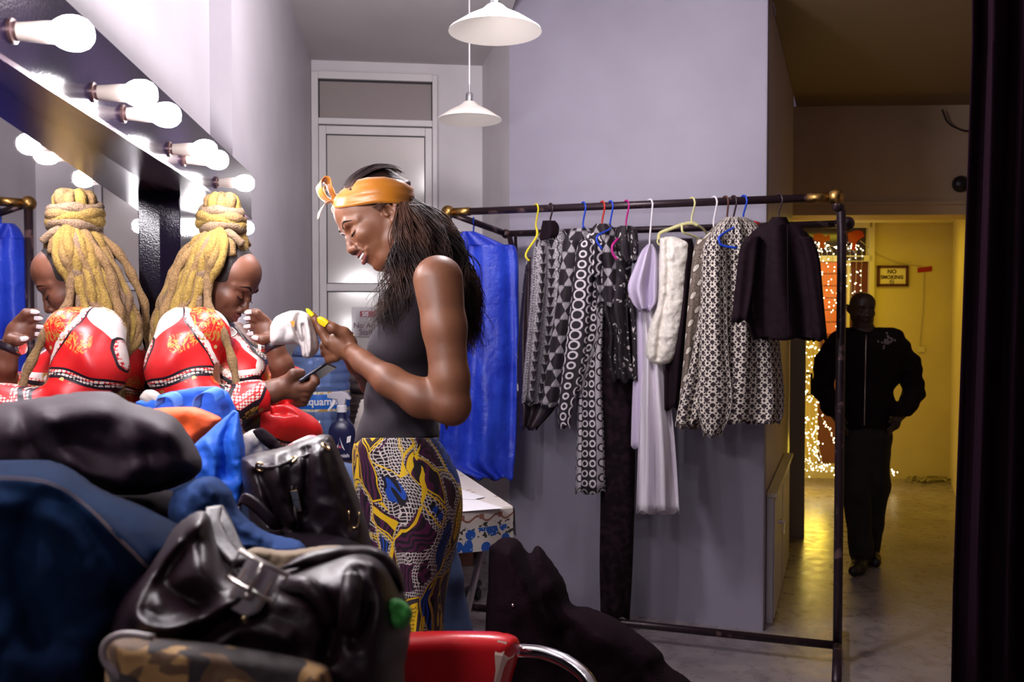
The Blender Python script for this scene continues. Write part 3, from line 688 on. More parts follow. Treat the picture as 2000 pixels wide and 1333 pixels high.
b = MB(); arc = curve([P(1286, 468, rd(1310)), P(1289, 456, rd(1310)), P(1310, 447, rd(1320)), P(1335, 438, rd(1340)), P(1352, 436, rd(1351)), P(1362, 440, rd(1351))], 6)
for i in range(len(arc)-1): b.tube([arc[i], arc[i+1]], .008, 8)
b.tube(curve([P(1286, 464, rd(1310)), P(1284, 474, rd(1310)), P(1292, 480, rd(1310)), P(1298, 470, rd(1310))], 5), .004, 8); b.build('shoulder_bar', HN['cream'], ph, True)
hanger(1394, 'white', 'white hanger close left of two brown ones', 444)
hanger(1416, 'brown', 'brown hanger next to the white one', 438, off=4)
hanger(1432, 'dark', 'dark brown hanger left of the long armed blue one', 440)
hanger(1452, 'blue', 'blue hanger with a long bent arm over the dotted coat', 432, [[(1452, 432, -.02), (1445, 438, -.08), (1408, 460, -.16), (1405, 472, -.17), (1412, 480, -.17), (1440, 485, -.17)], [(1452, 428, -.02), (1462, 434, -.03), (1468, 444, -.03)]])
hanger(1521, 'dark', 'dark hanger of the short black jacket at the right end', 428)
# small red hanger end behind
b = MB().tube([P(1466, 440, 3.87), P(1474, 435, 3.87), P(1482, 438, 3.87)], .009, 10); tag(b.build('hanger_end', HN['red'], None, True), 'small red rounded hanger end left of the short black jacket', 'hanger')
def bh():   # blue hanger on the brace
    p = np.array(P(925, 434, 4.355)); t = thing('clothes_hanger', 'blue hanger of the blue dress, hooked on the slanting brace', 'hanger', tuple(p), 'hangers on the black rack')
    pts = [p+FWD0*math.cos(a)*.022*-1+UPZ*math.sin(a)*.022 for a in np.linspace(-.5, PI, 9)]; pts += [p+FWD0*.022-UPZ*.02, np.array(P(924, 462, 4.36))]
    MB().tube(curve(pts, 3), .0042, 8).build('hook', HN['blue'], t, True)
bh()
# ============================================================ CLOTH PATTERNS (UV in metres)
BK = (.014, .008, .013); WH = (.68, .63, .66)
def cloth(name, build, rough=.75, weave=500, **kw):
    m = Mat(name, (.5, .5, .5), rough, **kw); u, v = m.uv(1); c = build(m, u, v); m.set('Base Color', c); m.bump(m.noise(weave, 2), .15, .001); return m.m
def pat_star(m, u, v):      # rows of black hexagons and pale hourglass fans
    s = 1/.060; a = u*s; b = v*s*.78; row = b.floor().mod2(); a2 = a+row*.5; x = a2.frac()-.5; y = b.frac()-.5
    fan = x.abs().lt(y.abs()*.62)*(x*x+y*y).lt(.24); ln = (y.abs()-.47).gt(0); ray = ((x/(y.abs()+.05))*22).sin()*.25+.75
    f = fan.max(ln*.6)
    return m.mix(f*ray, BK, (.50, .46, .50))
def pat_rings(m, u, v):
    s = 1/.046; a = u*s*.95; b = v*s; x = a.frac()-.5; y = (b+(a.floor().mod2())*.5).frac()-.5; r = (x*x+y*y*.8).sqrt(); k = (a.floor()*1.7+v*9).sin()*.10+.33
    ring = (r-k).abs().lt(.075); dot = r.lt(.0)
    return m.mix(ring, BK, WH)
def pat_panel(m, u, v):     # rings, half discs and thin stripes side by side
    s = 1/.085; a = u*s; x = a.frac(); z = x.gt(.30)*x.lt(.66); st = (v*190).frac().gt(.32)
    y = (v/.07).frac()-.5; xx = (x-.36)*1.1; r = (xx*xx+y*y*.9).sqrt(); disc = r.lt(.20); rim = (r-.24).abs().lt(.05)
    x2 = (x-.15)*1.6; y2 = (v/.046).frac()-.5; r2 = (x2*x2+y2*y2*.35).sqrt(); ring = (r2-.17).abs().lt(.045)
    x3 = (x-.83)*1.6; r3 = (x3*x3+y2*y2*.35).sqrt(); ring3 = (r3-.17).abs().lt(.05)
    band = z*st; band = band.max(z*disc); band = band*(1-rim*z)
    return m.mix(band.max(ring).max(ring3), BK, WH)
def pat_tri(m, u, v):       # grey jacquard with bands of triangles
    s = 1/.045; a = (u/.075).frac(); zz = (a-.5).abs(); y = (v*s).frac(); tri = (zz*3.2).lt(y*.55); fine = (u*900).sin()*(v*700).sin(); n = m.noise(160, 3)
    base = m.mix(n.sstep(.35, .65), (.12, .10, .12), (.50, .47, .50)); dots = ((v/.012).frac()-.5).abs().lt(.22)*((a-.9).abs().lt(.035))
    wv = ((a-.16)+(v*120).sin()*.05).abs().lt(.03)
    return m.mix(tri.max(dots).max(wv), base, BK)
def pat_leaf(m, u, v):
    n = m.noise(17, 2, dist=1.5); k = ((n*9).sin()); w = m.noise(60, 2)
    return m.mix(k.gt(-.15)*w.gt(.36), BK, (.60, .55, .54))
def pat_paisley(m, u, v):
    s = 1/.042; a = u*s; b = v*s*.7; row = b.floor().mod2(); x = (a+row*.5).frac()-.5; y = b.frac()-.5; xx = x+y*.55; r = (xx*xx*3.2+(y-.02)*(y-.02)*1.6).sqrt(); drop = r.lt(.33+0*1) if False else r.lt(.34)
    n = m.noise(420, 2); g = m.mix(n.sstep(.45, .55), (.05, .028, .022), (.30, .24, .19)); c = (r-.40).abs().lt(.03)
    return m.mix(drop*(1-c), m.mix(c, g, (.03, .015, .015)), (.66, .60, .52))
def pat_dots(m, u, v):      # clusters: one big dot, ring of small ones
    s = 1/.040; out = None
    for (ox, oy, r) in ((0, 0, .215), (.5, .5, .215), (.5, .0, .12), (0, .5, .12), (.27, .24, .10), (.73, .24, .10), (.27, .76, .10), (.73, .76, .10), (.25, .03, .06), (.75, .47, .06), (.03, .27, .06), (.53, .77, .07)):
        wob = (v*23+ox*9).sin()*.04; x = ((u*s+ox+wob).frac()-.5); y = ((v*s*.9+oy).frac()-.5); q = (x*x+y*y).lt(r*r); out = q if out is None else out.max(q)
    return m.mix(out, (.70, .63, .55), (.025, .012, .018))
def pat_velvet(m, u, v): n = m.noise(30, 5); return m.mix(n.sstep(.45, .6), (.007, .003, .005), (.018, .008, .013))
def crinkle(name, c, c2, rough, sc=9, st=.6, d=.02, **kw):
    m = Mat(name, c, rough, **kw); n = m.voro(sc, None, 'F1'); n2 = m.noise(sc*.8, 5, rough=.6); m.set('Base Color', m.mix(n2.sstep(.35, .65), c, c2)); m.bump(n*.6+n2, st, d); return m.m
M_blue = crinkle('blue_taffeta', (.012, .035, .48), (.025, .07, .66), .42, 7, .8, .02)
M_star = cloth('star_print', pat_star); M_rings = cloth('ring_print', pat_rings); M_panel = cloth('ring_panel_print', pat_panel); M_tri = cloth('triangle_jacquard', pat_tri)
M_leaf = cloth('leaf_print', pat_leaf); M_pais = cloth('paisley_print', pat_paisley); M_dots = cloth('dot_print', pat_dots); M_vel = cloth('black_brocade', pat_velvet, .8, Specular_IOR_Level=.12)
M_black = mat('black_cloth', (.014, .007, .011), .9, 0, (300, .3), Specular_IOR_Level=.1); M_leath = mat('dark_soft_leather', (.03, .016, .024), .38, 0, (50, .4, .004))
M_satin = mat('lavender_satin', (.62, .53, .72), .33, 0, (12, .3, .01)); M_white = mat('white_crepe', (.80, .74, .82), .55, 0, (300, .2)); M_shan = mat('charcoal_jacket_cloth', (.014, .006, .010), .8, 0, (350, .4), .3, 40, Specular_IOR_Level=.12)
GR = 'garments hanging on the black rack'
def garment(name, label, cat, x, parts):
    t = thing(name, label, cat, P(x, rl(x)+60, rd(x)), GR)
    for i, (pn_, rows, m, dd, kw) in enumerate(parts): loft(pn_, rows, m, t, D=rd(x)+dd, seed=i*7+int(x), uoff=i*.013, **kw)
    return t
g = garment('evening_dress', 'long blue dress hanging at the left end of the rack', 'dress', 925, [('body', [(452, 902, 926), (462, 893, 950), (478, 886, 985), (490, 884, 1010), (600, 876, 1013), (700, 868, 1014), (800, 862, 1011), (880, 858, 1008), (910, 862, 1005), (936, 930, 1003)], M_blue, .085, dict(th=.06, folds=6, fa=.2))])
b = MB(); b.prism([P(990, 462, 4.36), P(1000, 462, 4.36), P(1008, 492, 4.36), P(996, 492, 4.36)], FWD0*.003); b.prism([P(1004, 462, 4.40), P(1010, 462, 4.40), P(1011, 494, 4.40), P(1004, 494, 4.40)], FWD0*.003); b.build('strap', M_black, g, label='dark straps of the dress')
garment('long_vest', 'black long vest with a rope edge, hanging under the yellow hanger', 'vest', 1040, [('body', [(503, 1030, 1044), (560, 1022, 1056), (650, 1014, 1066), (770, 1010, 1086), (800, 1012, 1082), (838, 1016, 1048)], M_leath, .05, dict(th=.05, folds=5, fa=.2)), ('rope_edge', [(505, 1029, 1031), (560, 1021, 1024), (640, 1014, 1017), (700, 1010, 1013), (780, 1010, 1013)], M_leaf, -.01, dict(th=.008, folds=2, fa=.05, n=10))])
g = garment('embroidered_jacket', 'grey jacket with bands of black triangles and a black collar', 'jacket', 1078, [('body', [(446, 1066, 1098), (458, 1052, 1108), (480, 1044, 1114), (520, 1040, 1120), (600, 1036, 1118), (700, 1030, 1108), (780, 1022, 1092), (790, 1024, 1090)], M_tri, .02, dict(th=.06, folds=6, fa=.25)), ('sleeve', [(480, 1042, 1066), (520, 1038, 1068), (600, 1034, 1062), (700, 1025, 1052), (786, 1018, 1044)], M_tri, -.055, dict(th=.035, folds=4, fa=.15)), ('collar', [(431, 1060, 1084), (440, 1058, 1091), (456, 1055, 1093), (466, 1053, 1086)], M_black, -.02, dict(th=.05, folds=3, fa=.08))])
garment('star_print_jacket', 'jacket printed with black stars and pale fans, left of the ring print', 'jacket', 1128, [('body', [(446, 1118, 1150), (458, 1108, 1158), (480, 1100, 1160), (600, 1088, 1150), (700, 1074, 1135), (785, 1064, 1118)], M_star, .03, dict(th=.05, folds=5, fa=.2)), ('sleeve', [(470, 1100, 1128), (500, 1096, 1130), (600, 1085, 1120), (700, 1070, 1108), (797, 1056, 1096)], M_star, -.045, dict(th=.035, folds=3, fa=.12))])
garment('ring_print_dress', 'long black dress printed with white rings and striped panels', 'dress', 1158, [('body', [(455, 1150, 1176), (470, 1140, 1188), (540, 1140, 1182), (620, 1134, 1180), (740, 1128, 1176), (850, 1126, 1180), (963, 1123, 1183)], M_panel, .01, dict(th=.05, folds=4, fa=.12)), ('sleeve', [(468, 1136, 1156), (490, 1126, 1160), (600, 1114, 1152), (700, 1102, 1142), (800, 1090, 1118), (835, 1092, 1114)], M_rings, -.065, dict(th=.03, folds=3, fa=.1)), ('skirt_panel', [(600, 1138, 1170), (650, 1128, 1172), (720, 1116, 1150), (770, 1108, 1138)], M_panel, -.035, dict(th=.02, folds=3, fa=.1))])
garment('star_print_blouse', 'short blouse of black stars and pale fans between the red and magenta hangers', 'blouse', 1184, [('body', [(437, 1164, 1190), (448, 1156, 1200), (475, 1158, 1206), (540, 1162, 1210), (596, 1164, 1208)], M_star, .0, dict(th=.045, folds=4, fa=.2)), ('sleeve', [(455, 1152, 1176), (480, 1150, 1180), (540, 1148, 1172)], M_rings, -.02, dict(th=.03, folds=3, fa=.1))])
garment('leaf_print_dress', 'black and cream leaf print dress with a gathered shoulder and lace trim', 'dress', 1222, [('shoulder', [(441, 1212, 1232), (448, 1202, 1243), (470, 1199, 1247), (495, 1204, 1247), (512, 1216, 1243)], M_leaf, -.04, dict(th=.05, folds=6, fa=.25)), ('body', [(500, 1200, 1236), (560, 1182, 1230), (600, 1178, 1226), (650, 1190, 1228), (700, 1188, 1232), (745, 1196, 1240)], M_leaf, .03, dict(th=.045, folds=5, fa=.25)), ('trim', [(570, 1226, 1240), (650, 1234, 1243), (742, 1236, 1246)], M_leaf, -.01, dict(th=.02, folds=3, fa=.1))])
garment('long_trousers', 'very long black brocade trousers reaching the bottom rail', 'trousers', 1205, [('leg', [(600, 1180, 1236), (640, 1174, 1240), (800, 1172, 1241), (950, 1173, 1240), (1100, 1171, 1236), (1208, 1173, 1230)], M_vel, .07, dict(th=.035, folds=3, fa=.12))])
garment('white_gown', 'white gown with a lavender satin top and long white skirt', 'gown', 1268, [('top', [(477, 1265, 1275), (492, 1252, 1282), (520, 1240, 1284), (560, 1226, 1284), (590, 1234, 1282), (606, 1246, 1272)], M_satin, -.05, dict(th=.045, folds=4, fa=.3)), ('underskirt', [(600, 1242, 1262), (700, 1238, 1262), (800, 1234, 1262), (874, 1232, 1262)], M_satin, .05, dict(th=.03, folds=3, fa=.15)), ('skirt', [(596, 1254, 1278), (700, 1256, 1300), (800, 1250, 1312), (900, 1246, 1321), (1002, 1243, 1327)], M_white, .0, dict(th=.05, folds=6, fa=.38))])
t = garment('fur_edged_dress', 'black dress hanging behind the white fur stole', 'dress', 1330, [('body', [(466, 1330, 1352), (500, 1326, 1356), (600, 1318, 1352), (700, 1300, 1346), (800, 1296, 1334)], M_black, .02, dict(th=.05, folds=4, fa=.2))])
# fur stole
M_fur = Mat('cream_fur', (.82, .76, .66), .9); fn_ = M_fur.noise(70, 4); M_fur.set('Base Color', M_fur.mix(fn_.sstep(.3, .7), (.78, .72, .64), (.92, .88, .80))); M_fur.bump(fn_, .6, .006); M_fur = M_fur.m
fs = puff('fur_stole', [(1289, 466), (1310, 462), (1332, 468), (1347, 478), (1342, 540), (1338, 600), (1330, 650), (1316, 700), (1296, 712), (1272, 708), (1262, 692), (1268, 640), (1284, 590), (1287, 520)], rd(1310)-.02, .05, M_fur, R=22, step=2, nz=(.008, 14), folds=[([(1304, 470), (1304, 560), (1290, 640), (1284, 700)], -.02, 5)])
tag(fs, 'cream white fur stole draped on the pale yellow hanger', 'stole', GR)
def fibres(o, n, ln, r, m, name='fur', seed=1, droop=.3):
    rng = random.Random(seed); me = o.data; b = MB(); k = len(me.polygons); mw = parent_loc(o) if o.parent else Vector((0, 0, 0))
    for _ in range(n):
        p = me.polygons[rng.randrange(k)]; c = np.array(p.center)+np.array(mw); nn = np.array(p.normal); d = nn*1+np.array([rng.gauss(0, .5), rng.gauss(0, .5), rng.gauss(-droop, .5)]); d /= np.linalg.norm(d); a = np.cross(d, [.3, .5, .8]); a = a/np.linalg.norm(a)*r
        l = ln*rng.uniform(.5, 1.2); b.add([c-a, c+a, c+d*l], [(0, 1, 2)])
    return b
b = fibres(fs, 7000, .016, .0007, M_fur); f_ = b.build('fur_pile', M_fur, fs); f_['kind'] = 'stuff'
garment('paisley_coat', 'brown coat printed with cream drops, left of the dotted coat', 'coat', 1385, [('body', [(430, 1408, 1432), (440, 1396, 1440), (460, 1378, 1440), (480, 1362, 1430), (520, 1354, 1420), (600, 1348, 1415), (700, 1340, 1405), (800, 1330, 1395), (836, 1326, 1380)], M_pais, .03, dict(th=.06, folds=6, fa=.2)), ('sleeve', [(468, 1360, 1386), (500, 1353, 1384), (600, 1343, 1372), (700, 1335, 1364), (780, 1327, 1356), (832, 1322, 1352)], M_pais, -.05, dict(th=.035, folds=3, fa=.15))])
garment('dotted_coat', 'big cream coat covered in black dots', 'coat', 1450, [('body', [(424, 1418, 1456), (434, 1404, 1474), (450, 1392, 1488), (480, 1380, 1500), (560, 1376, 1508), (650, 1368, 1520), (740, 1352, 1530), (790, 1340, 1532), (815, 1336, 1529), (826, 1330, 1524)], M_dots, -.04, dict(th=.08, folds=7, fa=.22, n=72)), ('sleeve', [(462, 1384, 1412), (490, 1372, 1418), (600, 1368, 1420), (700, 1366, 1424), (790, 1362, 1430), (852, 1374, 1408)], M_dots, -.13, dict(th=.04, folds=4, fa=.16)), ('hem_flap', [(560, 1374, 1392), (700, 1350, 1376), (790, 1326, 1362), (832, 1318, 1356)], M_dots, -.10, dict(th=.03, folds=3, fa=.15))])
g = garment('short_black_jacket', 'short charcoal black jacket at the right end of the rack', 'jacket', 1525, [('body', [(438, 1494, 1552), (446, 1478, 1566), (462, 1462, 1582), (490, 1452, 1592), (560, 1448, 1600), (640, 1462, 1606), (662, 1470, 1602)], M_shan, -.14, dict(th=.10, folds=5, fa=.12, n=72)), ('sleeve', [(462, 1458, 1486), (490, 1444, 1482), (560, 1436, 1474), (628, 1428, 1462)], M_shan, -.25, dict(th=.035, folds=3, fa=.1)), ('sleeve', [(462, 1558, 1584), (500, 1570, 1600), (580, 1580, 1608), (664, 1586, 1616)], M_shan, -.22, dict(th=.035, folds=3, fa=.08)), ('collar', [(424, 1508, 1536), (432, 1502, 1540), (444, 1496, 1546)], M_shan, -.15, dict(th=.06, folds=2, fa=.05))])
b = MB().tube([P(1538, 440, 3.50), P(1538, 520, 3.485), P(1540, 655, 3.485)], .002, 5); b.build('zip', M_black, g)
# ============================================================ PEOPLE
def skin(name, c, dark, rough=.48):
    m = Mat(name, c, rough); n = m.noise(14, 4); m.set('Base Color', m.mix(n.sstep(.3, .7), dark, c)); m.set('Subsurface Weight', .06); m.set('Subsurface Radius', (.012, .004, .002)); m.set('Subsurface Scale', .5)
    m.bump(m.noise(380, 3), .10, .0008); return m.m
AX = [RGT, FWD0, UPZ]
class Head:
    def __init__(s, O, f, u, k=1.): s.O = np.array(O, float); s.f = f/np.linalg.norm(f); s.u = u-s.f*u.dot(s.f); s.u /= np.linalg.norm(s.u); s.s = np.cross(s.f, s.u); s.k = k; s.R = [s.s, s.f, s.u]
    def __call__(s, x, y, z): return s.O+s.k*(x*s.s+y*s.f+z*s.u)
    def loc(s, p): q = (np.asarray(p)-s.O)/s.k; return np.stack([q@s.s, q@s.f, q@s.u], -1)
    def add(s, F, smile=0., open_=0., eyes='closed', ears=True, neck=None, nose=1., ey=0., ez=0.):
        k = s.k; E = lambda c, r, kk=.012, mode='+', R=None: F.ell(s(*c), np.array(r)*k, s.R if R is None else R, kk*k, mode)
        C = lambda pts, rs, kk=.006, mode='+': F.chain([s(*p) for p in pts], [r*k for r in rs], kk*k, mode)
        E((0, -.012, .024), (.071, .086, .074)); E((0, .034, .040), (.056, .043, .046), .02)
        E((0, .026, -.030), (.056, .047, .064), .02); E((0, -.01, -.02), (.062, .06, .05), .02)
        for g in (-1, 1):
            C([(g*.054, -.012, -.035), (g*.047, .004, -.062), (g*.022, .032, -.086), (0, .038, -.090)], [.014, .013, .014, .016], .016)
            E((g*.036, .047, -.027+smile*.006), (.021, .021+smile*.004, .019), .014)
            C([(g*.010, .070, .013), (g*.030, .068, .016), (g*.046, .052, .010)], [.0075, .0075, .006], .012)
        E((0, .041, -.088), (.017, .017, .015), .012)
        E((0, .050, -.058), (.028, .023, .022), .012)
        for g in (-1, 1):
            E((g*.031, .076, -.004), (.016, .011, .0085), .010, '-')
            E((g*.031, .0575, -.006), (.0145, .0145, .0125), .003)
            C([(g*.019, .066, -.008), (g*.031, .0725, -.0105), (g*.043, .064, -.009)], [.0025, .0032, .002], .003)      # lid rim
        C([(0, .069, .004), (0, .076, -.010), (0, .083*nose, -.026), (0, .086*nose, -.034)], [.0065, .006, .0075, .0088], .006)
        E((0, .0855*nose, -.0355), (.0105, .0095, .0085), .004)
        for g in (-1, 1):
            E((g*.0135, .0795*nose, -.0385), (.0085, .0095, .0075), .005); E((g*.0065, .083, -.0465), (.0035, .0055, .004), .002, '-')
            C([(g*.018, .074, -.040), (g*.030, .062, -.052)], [.004, .003], .01)
        # lips
        c = smile*.013; w = .023+smile*.014; cy = .060-smile*.0085; my = .072-smile*.004
        s.lipU = [(-w-.002, cy, -.0585+c), (-w*.6, my, -.0565+c*.35), (-.006, .0765, -.0535), (0, .0765, -.0545), (.006, .0765, -.0535), (w*.6, my, -.0565+c*.35), (w+.002, cy, -.0585+c)]
        o = open_
        s.lipL = [(-w-.001, cy, -.0600+c), (-w*.6, my-.002, -.0635-o*.7+c*.3), (0, .0735, -.0665-o), (w*.6, my-.002, -.0635-o*.7+c*.3), (w+.001, cy, -.0600+c)]
        if o > 0: C([(-w*.9, .064, -.0592+c*.85), (-w*.5, .073, -.0603-o*.35+c*.3), (0, .0775, -.0605-o*.45), (w*.5, .073, -.0603-o*.35+c*.3), (w*.9, .064, -.0592+c*.85)], [.0014, .0038, .0044, .0038, .0014], .002, '-')
        C(s.lipU, [.0018, .0042-smile*.001, .0042-smile*.0008, .0038-smile*.0006, .0042-smile*.0008, .0042-smile*.001, .0018], .003); C(s.lipL, [.002, .0048-smile*.0006, .0060-smile*.0008, .0048-smile*.0006, .002], .003)
        if o <= 0: C([(-w, .066, -.0592+c), (-w*.5, .0765, -.0597+c*.3), (0, .082, -.0597), (w*.5, .0765, -.0597+c*.3), (w, .066, -.0592+c)], [.0008, .0012, .0012, .0012, .0008], .002, '-')
        if smile:
            for g in (-1, 1): C([(g*.021, .0755, -.038), (g*.031, .069, -.048), (g*(w+.009), .058, -.060+c)], [.0008, .0016, .0012], .006, '-')
        if ears:
            for g in (-1, 1):
                x = g*.070; E = lambda c, r, kk=.012, mode='+', R=None: F.ell(s(c[0], c[1]+ey, c[2]+ez), np.array(r)*k, s.R, kk*k, mode); C = lambda pts, rs, kk=.006, mode='+': F.chain([s(p[0], p[1]+ey, p[2]+ez) for p in pts], [r*k for r in rs], kk*k, mode); rim = [(x, -.018, -.004), (x+g*.006, -.020, .012), (x+g*.012, -.030, .022), (x+g*.014, -.043, .016), (x+g*.012, -.045, .000), (x+g*.008, -.037, -.018), (x+g*.002, -.026, -.026)]
                C(rim, [.004, .0042, .0042, .0042, .004, .0042, .0058], .004); E((x+g*.002, -.030, -.002), (.005, .012, .019), .006); C([(x+g*.004, -.024, .008), (x+g*.009, -.034, .010), (x+g*.008, -.037, -.006)], [.0028, .0028, .003], .003)
                E((x+g*.010, -.027, -.006), (.006, .006, .008), .004, '-')
                C([(x, -.020, -.008), (x+g*.006, -.021, -.010)], [.004, .003], .003)
        return s
    def lipdist(s, c):
        q = s.loc(c); d = np.full(len(q), 9.)
        for pl, r in ((s.lipU, .0052), (s.lipL, .0068)):
            for a, b in zip(pl[:-1], pl[1:]):
                a = np.array(a); b = np.array(b); ab = b-a; t = np.clip(((q-a)@ab)/(ab@ab), 0, 1); taper = 1-.45*np.clip(np.abs(q[:, 0])/.028, 0, 1)**3; d = np.minimum(d, np.linalg.norm(q-a-t[:, None]*ab, axis=1)-r*taper)
        return d
    def strip(s, bvh, pts, w, lift, b, mi=0, n=6):
        "ribbon lying on the face through local x, z points; w: widths"
        cs = curve([(x, z, ww) for (x, z), ww in zip(pts, w)], n); row = []
        for i, (x, z, ww) in enumerate(cs):
            a = np.array(cs[max(i-1, 0)][:2]); c = np.array(cs[min(i+1, len(cs)-1)][:2]); t = (c-a)/(np.linalg.norm(c-a)+1e-9); nn = np.array([-t[1], t[0]]); r = []
            for e in (-1, 0, 1):
                p = np.array([x, z])+nn*e*ww*.5; o = s(p[0], .093, p[1]); h = bvh.ray_cast(Vector(o), Vector(-s.f), .07); q = np.array(h[0]) if h[0] is not None else s(p[0], .07, p[1])
                r.append(q+s.f*lift*(1 if e == 0 else .1)*s.k)
            row.append(r)
        vs = [p for r in row for p in r]; fs = []
        for i in range(len(row)-1):
            for j in (0, 1): fs.append((i*3+j, i*3+j+1, (i+1)*3+j+1, (i+1)*3+j))
        b.add(vs, fs, mi)
def bvh_of(o):
    off = parent_loc(o); me = o.data
    return BVHTree.FromPolygons([v.co+off for v in me.vertices], [tuple(p.vertices) for p in me.polygons])
browm = mat('dark_brow_hair', (.010, .005, .005), .9, 0, (900, .5, .001), Specular_IOR_Level=.1); lashm = mat('black_lash', (.006, .003, .004), .9, Specular_IOR_Level=.1)
toothm = mat('tooth_enamel', (.82, .78, .74), .25)
def face_details(h, body, par, teeth=False, brows=True, c=0):
    bv = bvh_of(body)
    if brows:
        for g in (-1, 1):
            b = MB(); h.strip(bv, [(g*.012, .0125), (g*.024, .0185), (g*.036, .0195), (g*.048, .013)], [.0036, .0052, .0042, .0008], .0010, b); b.build('eyebrow', browm, par, True)
            b = MB(); h.strip(bv, [(g*.0185, -.0095), (g*.026, -.0125), (g*.035, -.0128), (g*.0455, -.0085)], [.001, .0022, .0026, .0012], .0014, b); h.strip(bv, [(g*.020, -.001), (g*.030, .0035), (g*.041, .000)], [.0005, .0010, .0005], .0004, b)
            for i in range(9):
                x = g*(.022+i*.0028); p0 = h(x, .0735-abs(i-4)*.0012, -.0125); b.tube([p0, p0+h.k*(h.f*.004-h.u*.003), p0+h.k*(h.f*.007-h.u*.002)], [.0005, .0004, .0001], 4)
            b.build('eyelashes', lashm, par, True)
    if teeth:
        b = MB()
        for i in range(-4, 5): b.ball(h(i*.0056, .0735-.0009*i*i*.55, -.0600+.00030*i*i), .0036*h.k, 8, sc=(.8, .8, 1.25))
        b.build('teeth', toothm, par, True)
def nail(par, a, b_, wdt, m, label=None, n=None):
    "a nail: small curved plate from a to b"
    a = np.array(a); b_ = np.array(b_); t = b_-a; L = np.linalg.norm(t); t /= L; n = -FWD0 if n is None else n; n = n-t*n.dot(t); n /= np.linalg.norm(n); s = np.cross(t, n); b = MB(); vs = []
    for i in range(11):
        u = i/10; ww = wdt*math.sqrt(max(.02, 1-(max(0, u-.45)/.56)**2))*(.86+.14*min(1, u*3))
        for j in range(5):
            q = (j-2)/2; vs.append(a+t*L*u+s*q*ww*.5+n*(.0012-.0016*q*q))
    fs = [(i*5+j, i*5+j+1, i*5+j+6, i*5+j+5) for i in range(10) for j in range(4)]
    b.add(vs, fs); vs2 = [v-n*.0009 for v in vs]; b.add(vs2, [f[::-1] for f in fs]); o = b.build('fingernail', m, par, True, label); return o
def bounds(pts, m=.02):
    p = np.array(pts); return p.min(0)-m, p.max(0)+m
def strands(paths, n, r, seed, mat_, par, name='hair', wav=.008, wl=.09, jit=.012, seg=7, tip=.15, sides=4, steps=4):
    """hair strands: paths = list of guide lines (world points) ordered side by side; every strand lies between two neighbouring guides"""
    rng = random.Random(seed); b = MB(); G_ = [np.array(curve(p, steps)) for p in paths]; m = min(len(g) for g in G_); G_ = [g[:m] for g in G_]
    for _ in range(n):
        s = rng.random()*(len(G_)-1); i = min(int(s), len(G_)-2); t = s-i; base = G_[i]*(1-t)+G_[i+1]*t
        off = np.array([rng.gauss(0, jit) for _ in range(3)]); p0, p1, p2 = (s*k_+rng.gauss(0, .7)+off[0]*90 for k_ in (5.1, 3.7, 6.3)); end = rng.uniform(.72, 1.0); mm = max(4, int(m*end)); L = 0; pts = []; rs = []
        for j in range(mm):
            u = j/(m-1); 
            if j: L += np.linalg.norm(base[j]-base[j-1])
            a = wav*min(1, u*2.2); q = base[j]+off*(.25+.9*u)+a*np.array([math.sin(L/wl*6.28+p0), .8*math.sin(L/wl*5.3+p1), .4*math.sin(L/wl*7+p2)])
            pts.append(q); rs.append(r*(1-u*(1-tip))*rng.uniform(.9, 1.1))
        b.tube(pts, rs, sides, caps=False)
    return b.build(name, mat_, par, True)
# ------------------------------------------------------------ woman standing
D1 = 2.0
sk1 = skin('warm_brown_skin', (.205, .078, .036), (.155, .056, .026)); lip1 = mat('rose_lips', (.19, .060, .052), .3); sk1s = sk1
w1 = thing('person', 'standing person with orange satin headband, dark tank top and wax print skirt', 'person', (float(P(795, 900, D1)[0]), float(P(795, 900, D1)[1]), 0))
yw = math.radians(22); fi = RGT*-.866+UP*-.5; ui = RGT*-.5+UP*.866; f_ = fi*math.cos(yw)-FWD*math.sin(yw)
h1 = Head(P(734, 431, D1), f_, ui, 1.0)
q = lambda x, y, d: np.array(P(x, y, D1+d))
def torso1(F, g=0., k=.02):
    E = lambda x, y, d, r: F.ell(q(x, y, d), np.array(r)+g, AX, k)
    E(803, 625, 0, (.072, .132, .125)); E(842, 566, 0, (.052, .135, .055)); E(766, 684, -.066, (.050, .054, .052)); E(766, 684, .066, (.050, .054, .052))
    E(786, 775, 0, (.078, .112, .11)); E(776, 860, 0, (.088, .122, .10)); E(797, 955, 0, (.104, .142, .12))
lo, hi = bounds([q(600, 300, -.28), q(950, 300, -.28), q(600, 930, -.28), q(950, 930, -.28), q(600, 300, .3), q(950, 300, .3), q(600, 930, .3), q(950, 930, .3)], 0.)
Fd = Field(lo, hi, .0021)
h1.add(Fd, smile=1., open_=.006, ears=True, nose=.97, ey=.016, ez=-.006)
Fd.chain([h1(0, -.03, -.04), q(790, 490, 0), q(838, 548, 0)], [.050, .048, .060], .02)
torso1(Fd, -.005)
# near arm
Fd.chain([q(856, 548, -.165), q(868, 640, -.185), q(878, 740, -.20), q(880, 786, -.20)], [.052, .0435, .0385, .040], .018)
Fd.ell(q(889, 800, -.20), (.026, .030, .030), AX, .02)
Fd.chain([q(876, 792, -.20), q(822, 778, -.19), q(760, 744, -.17), q(708, 707, -.13)], [.036, .038, .031, .0225], .016)
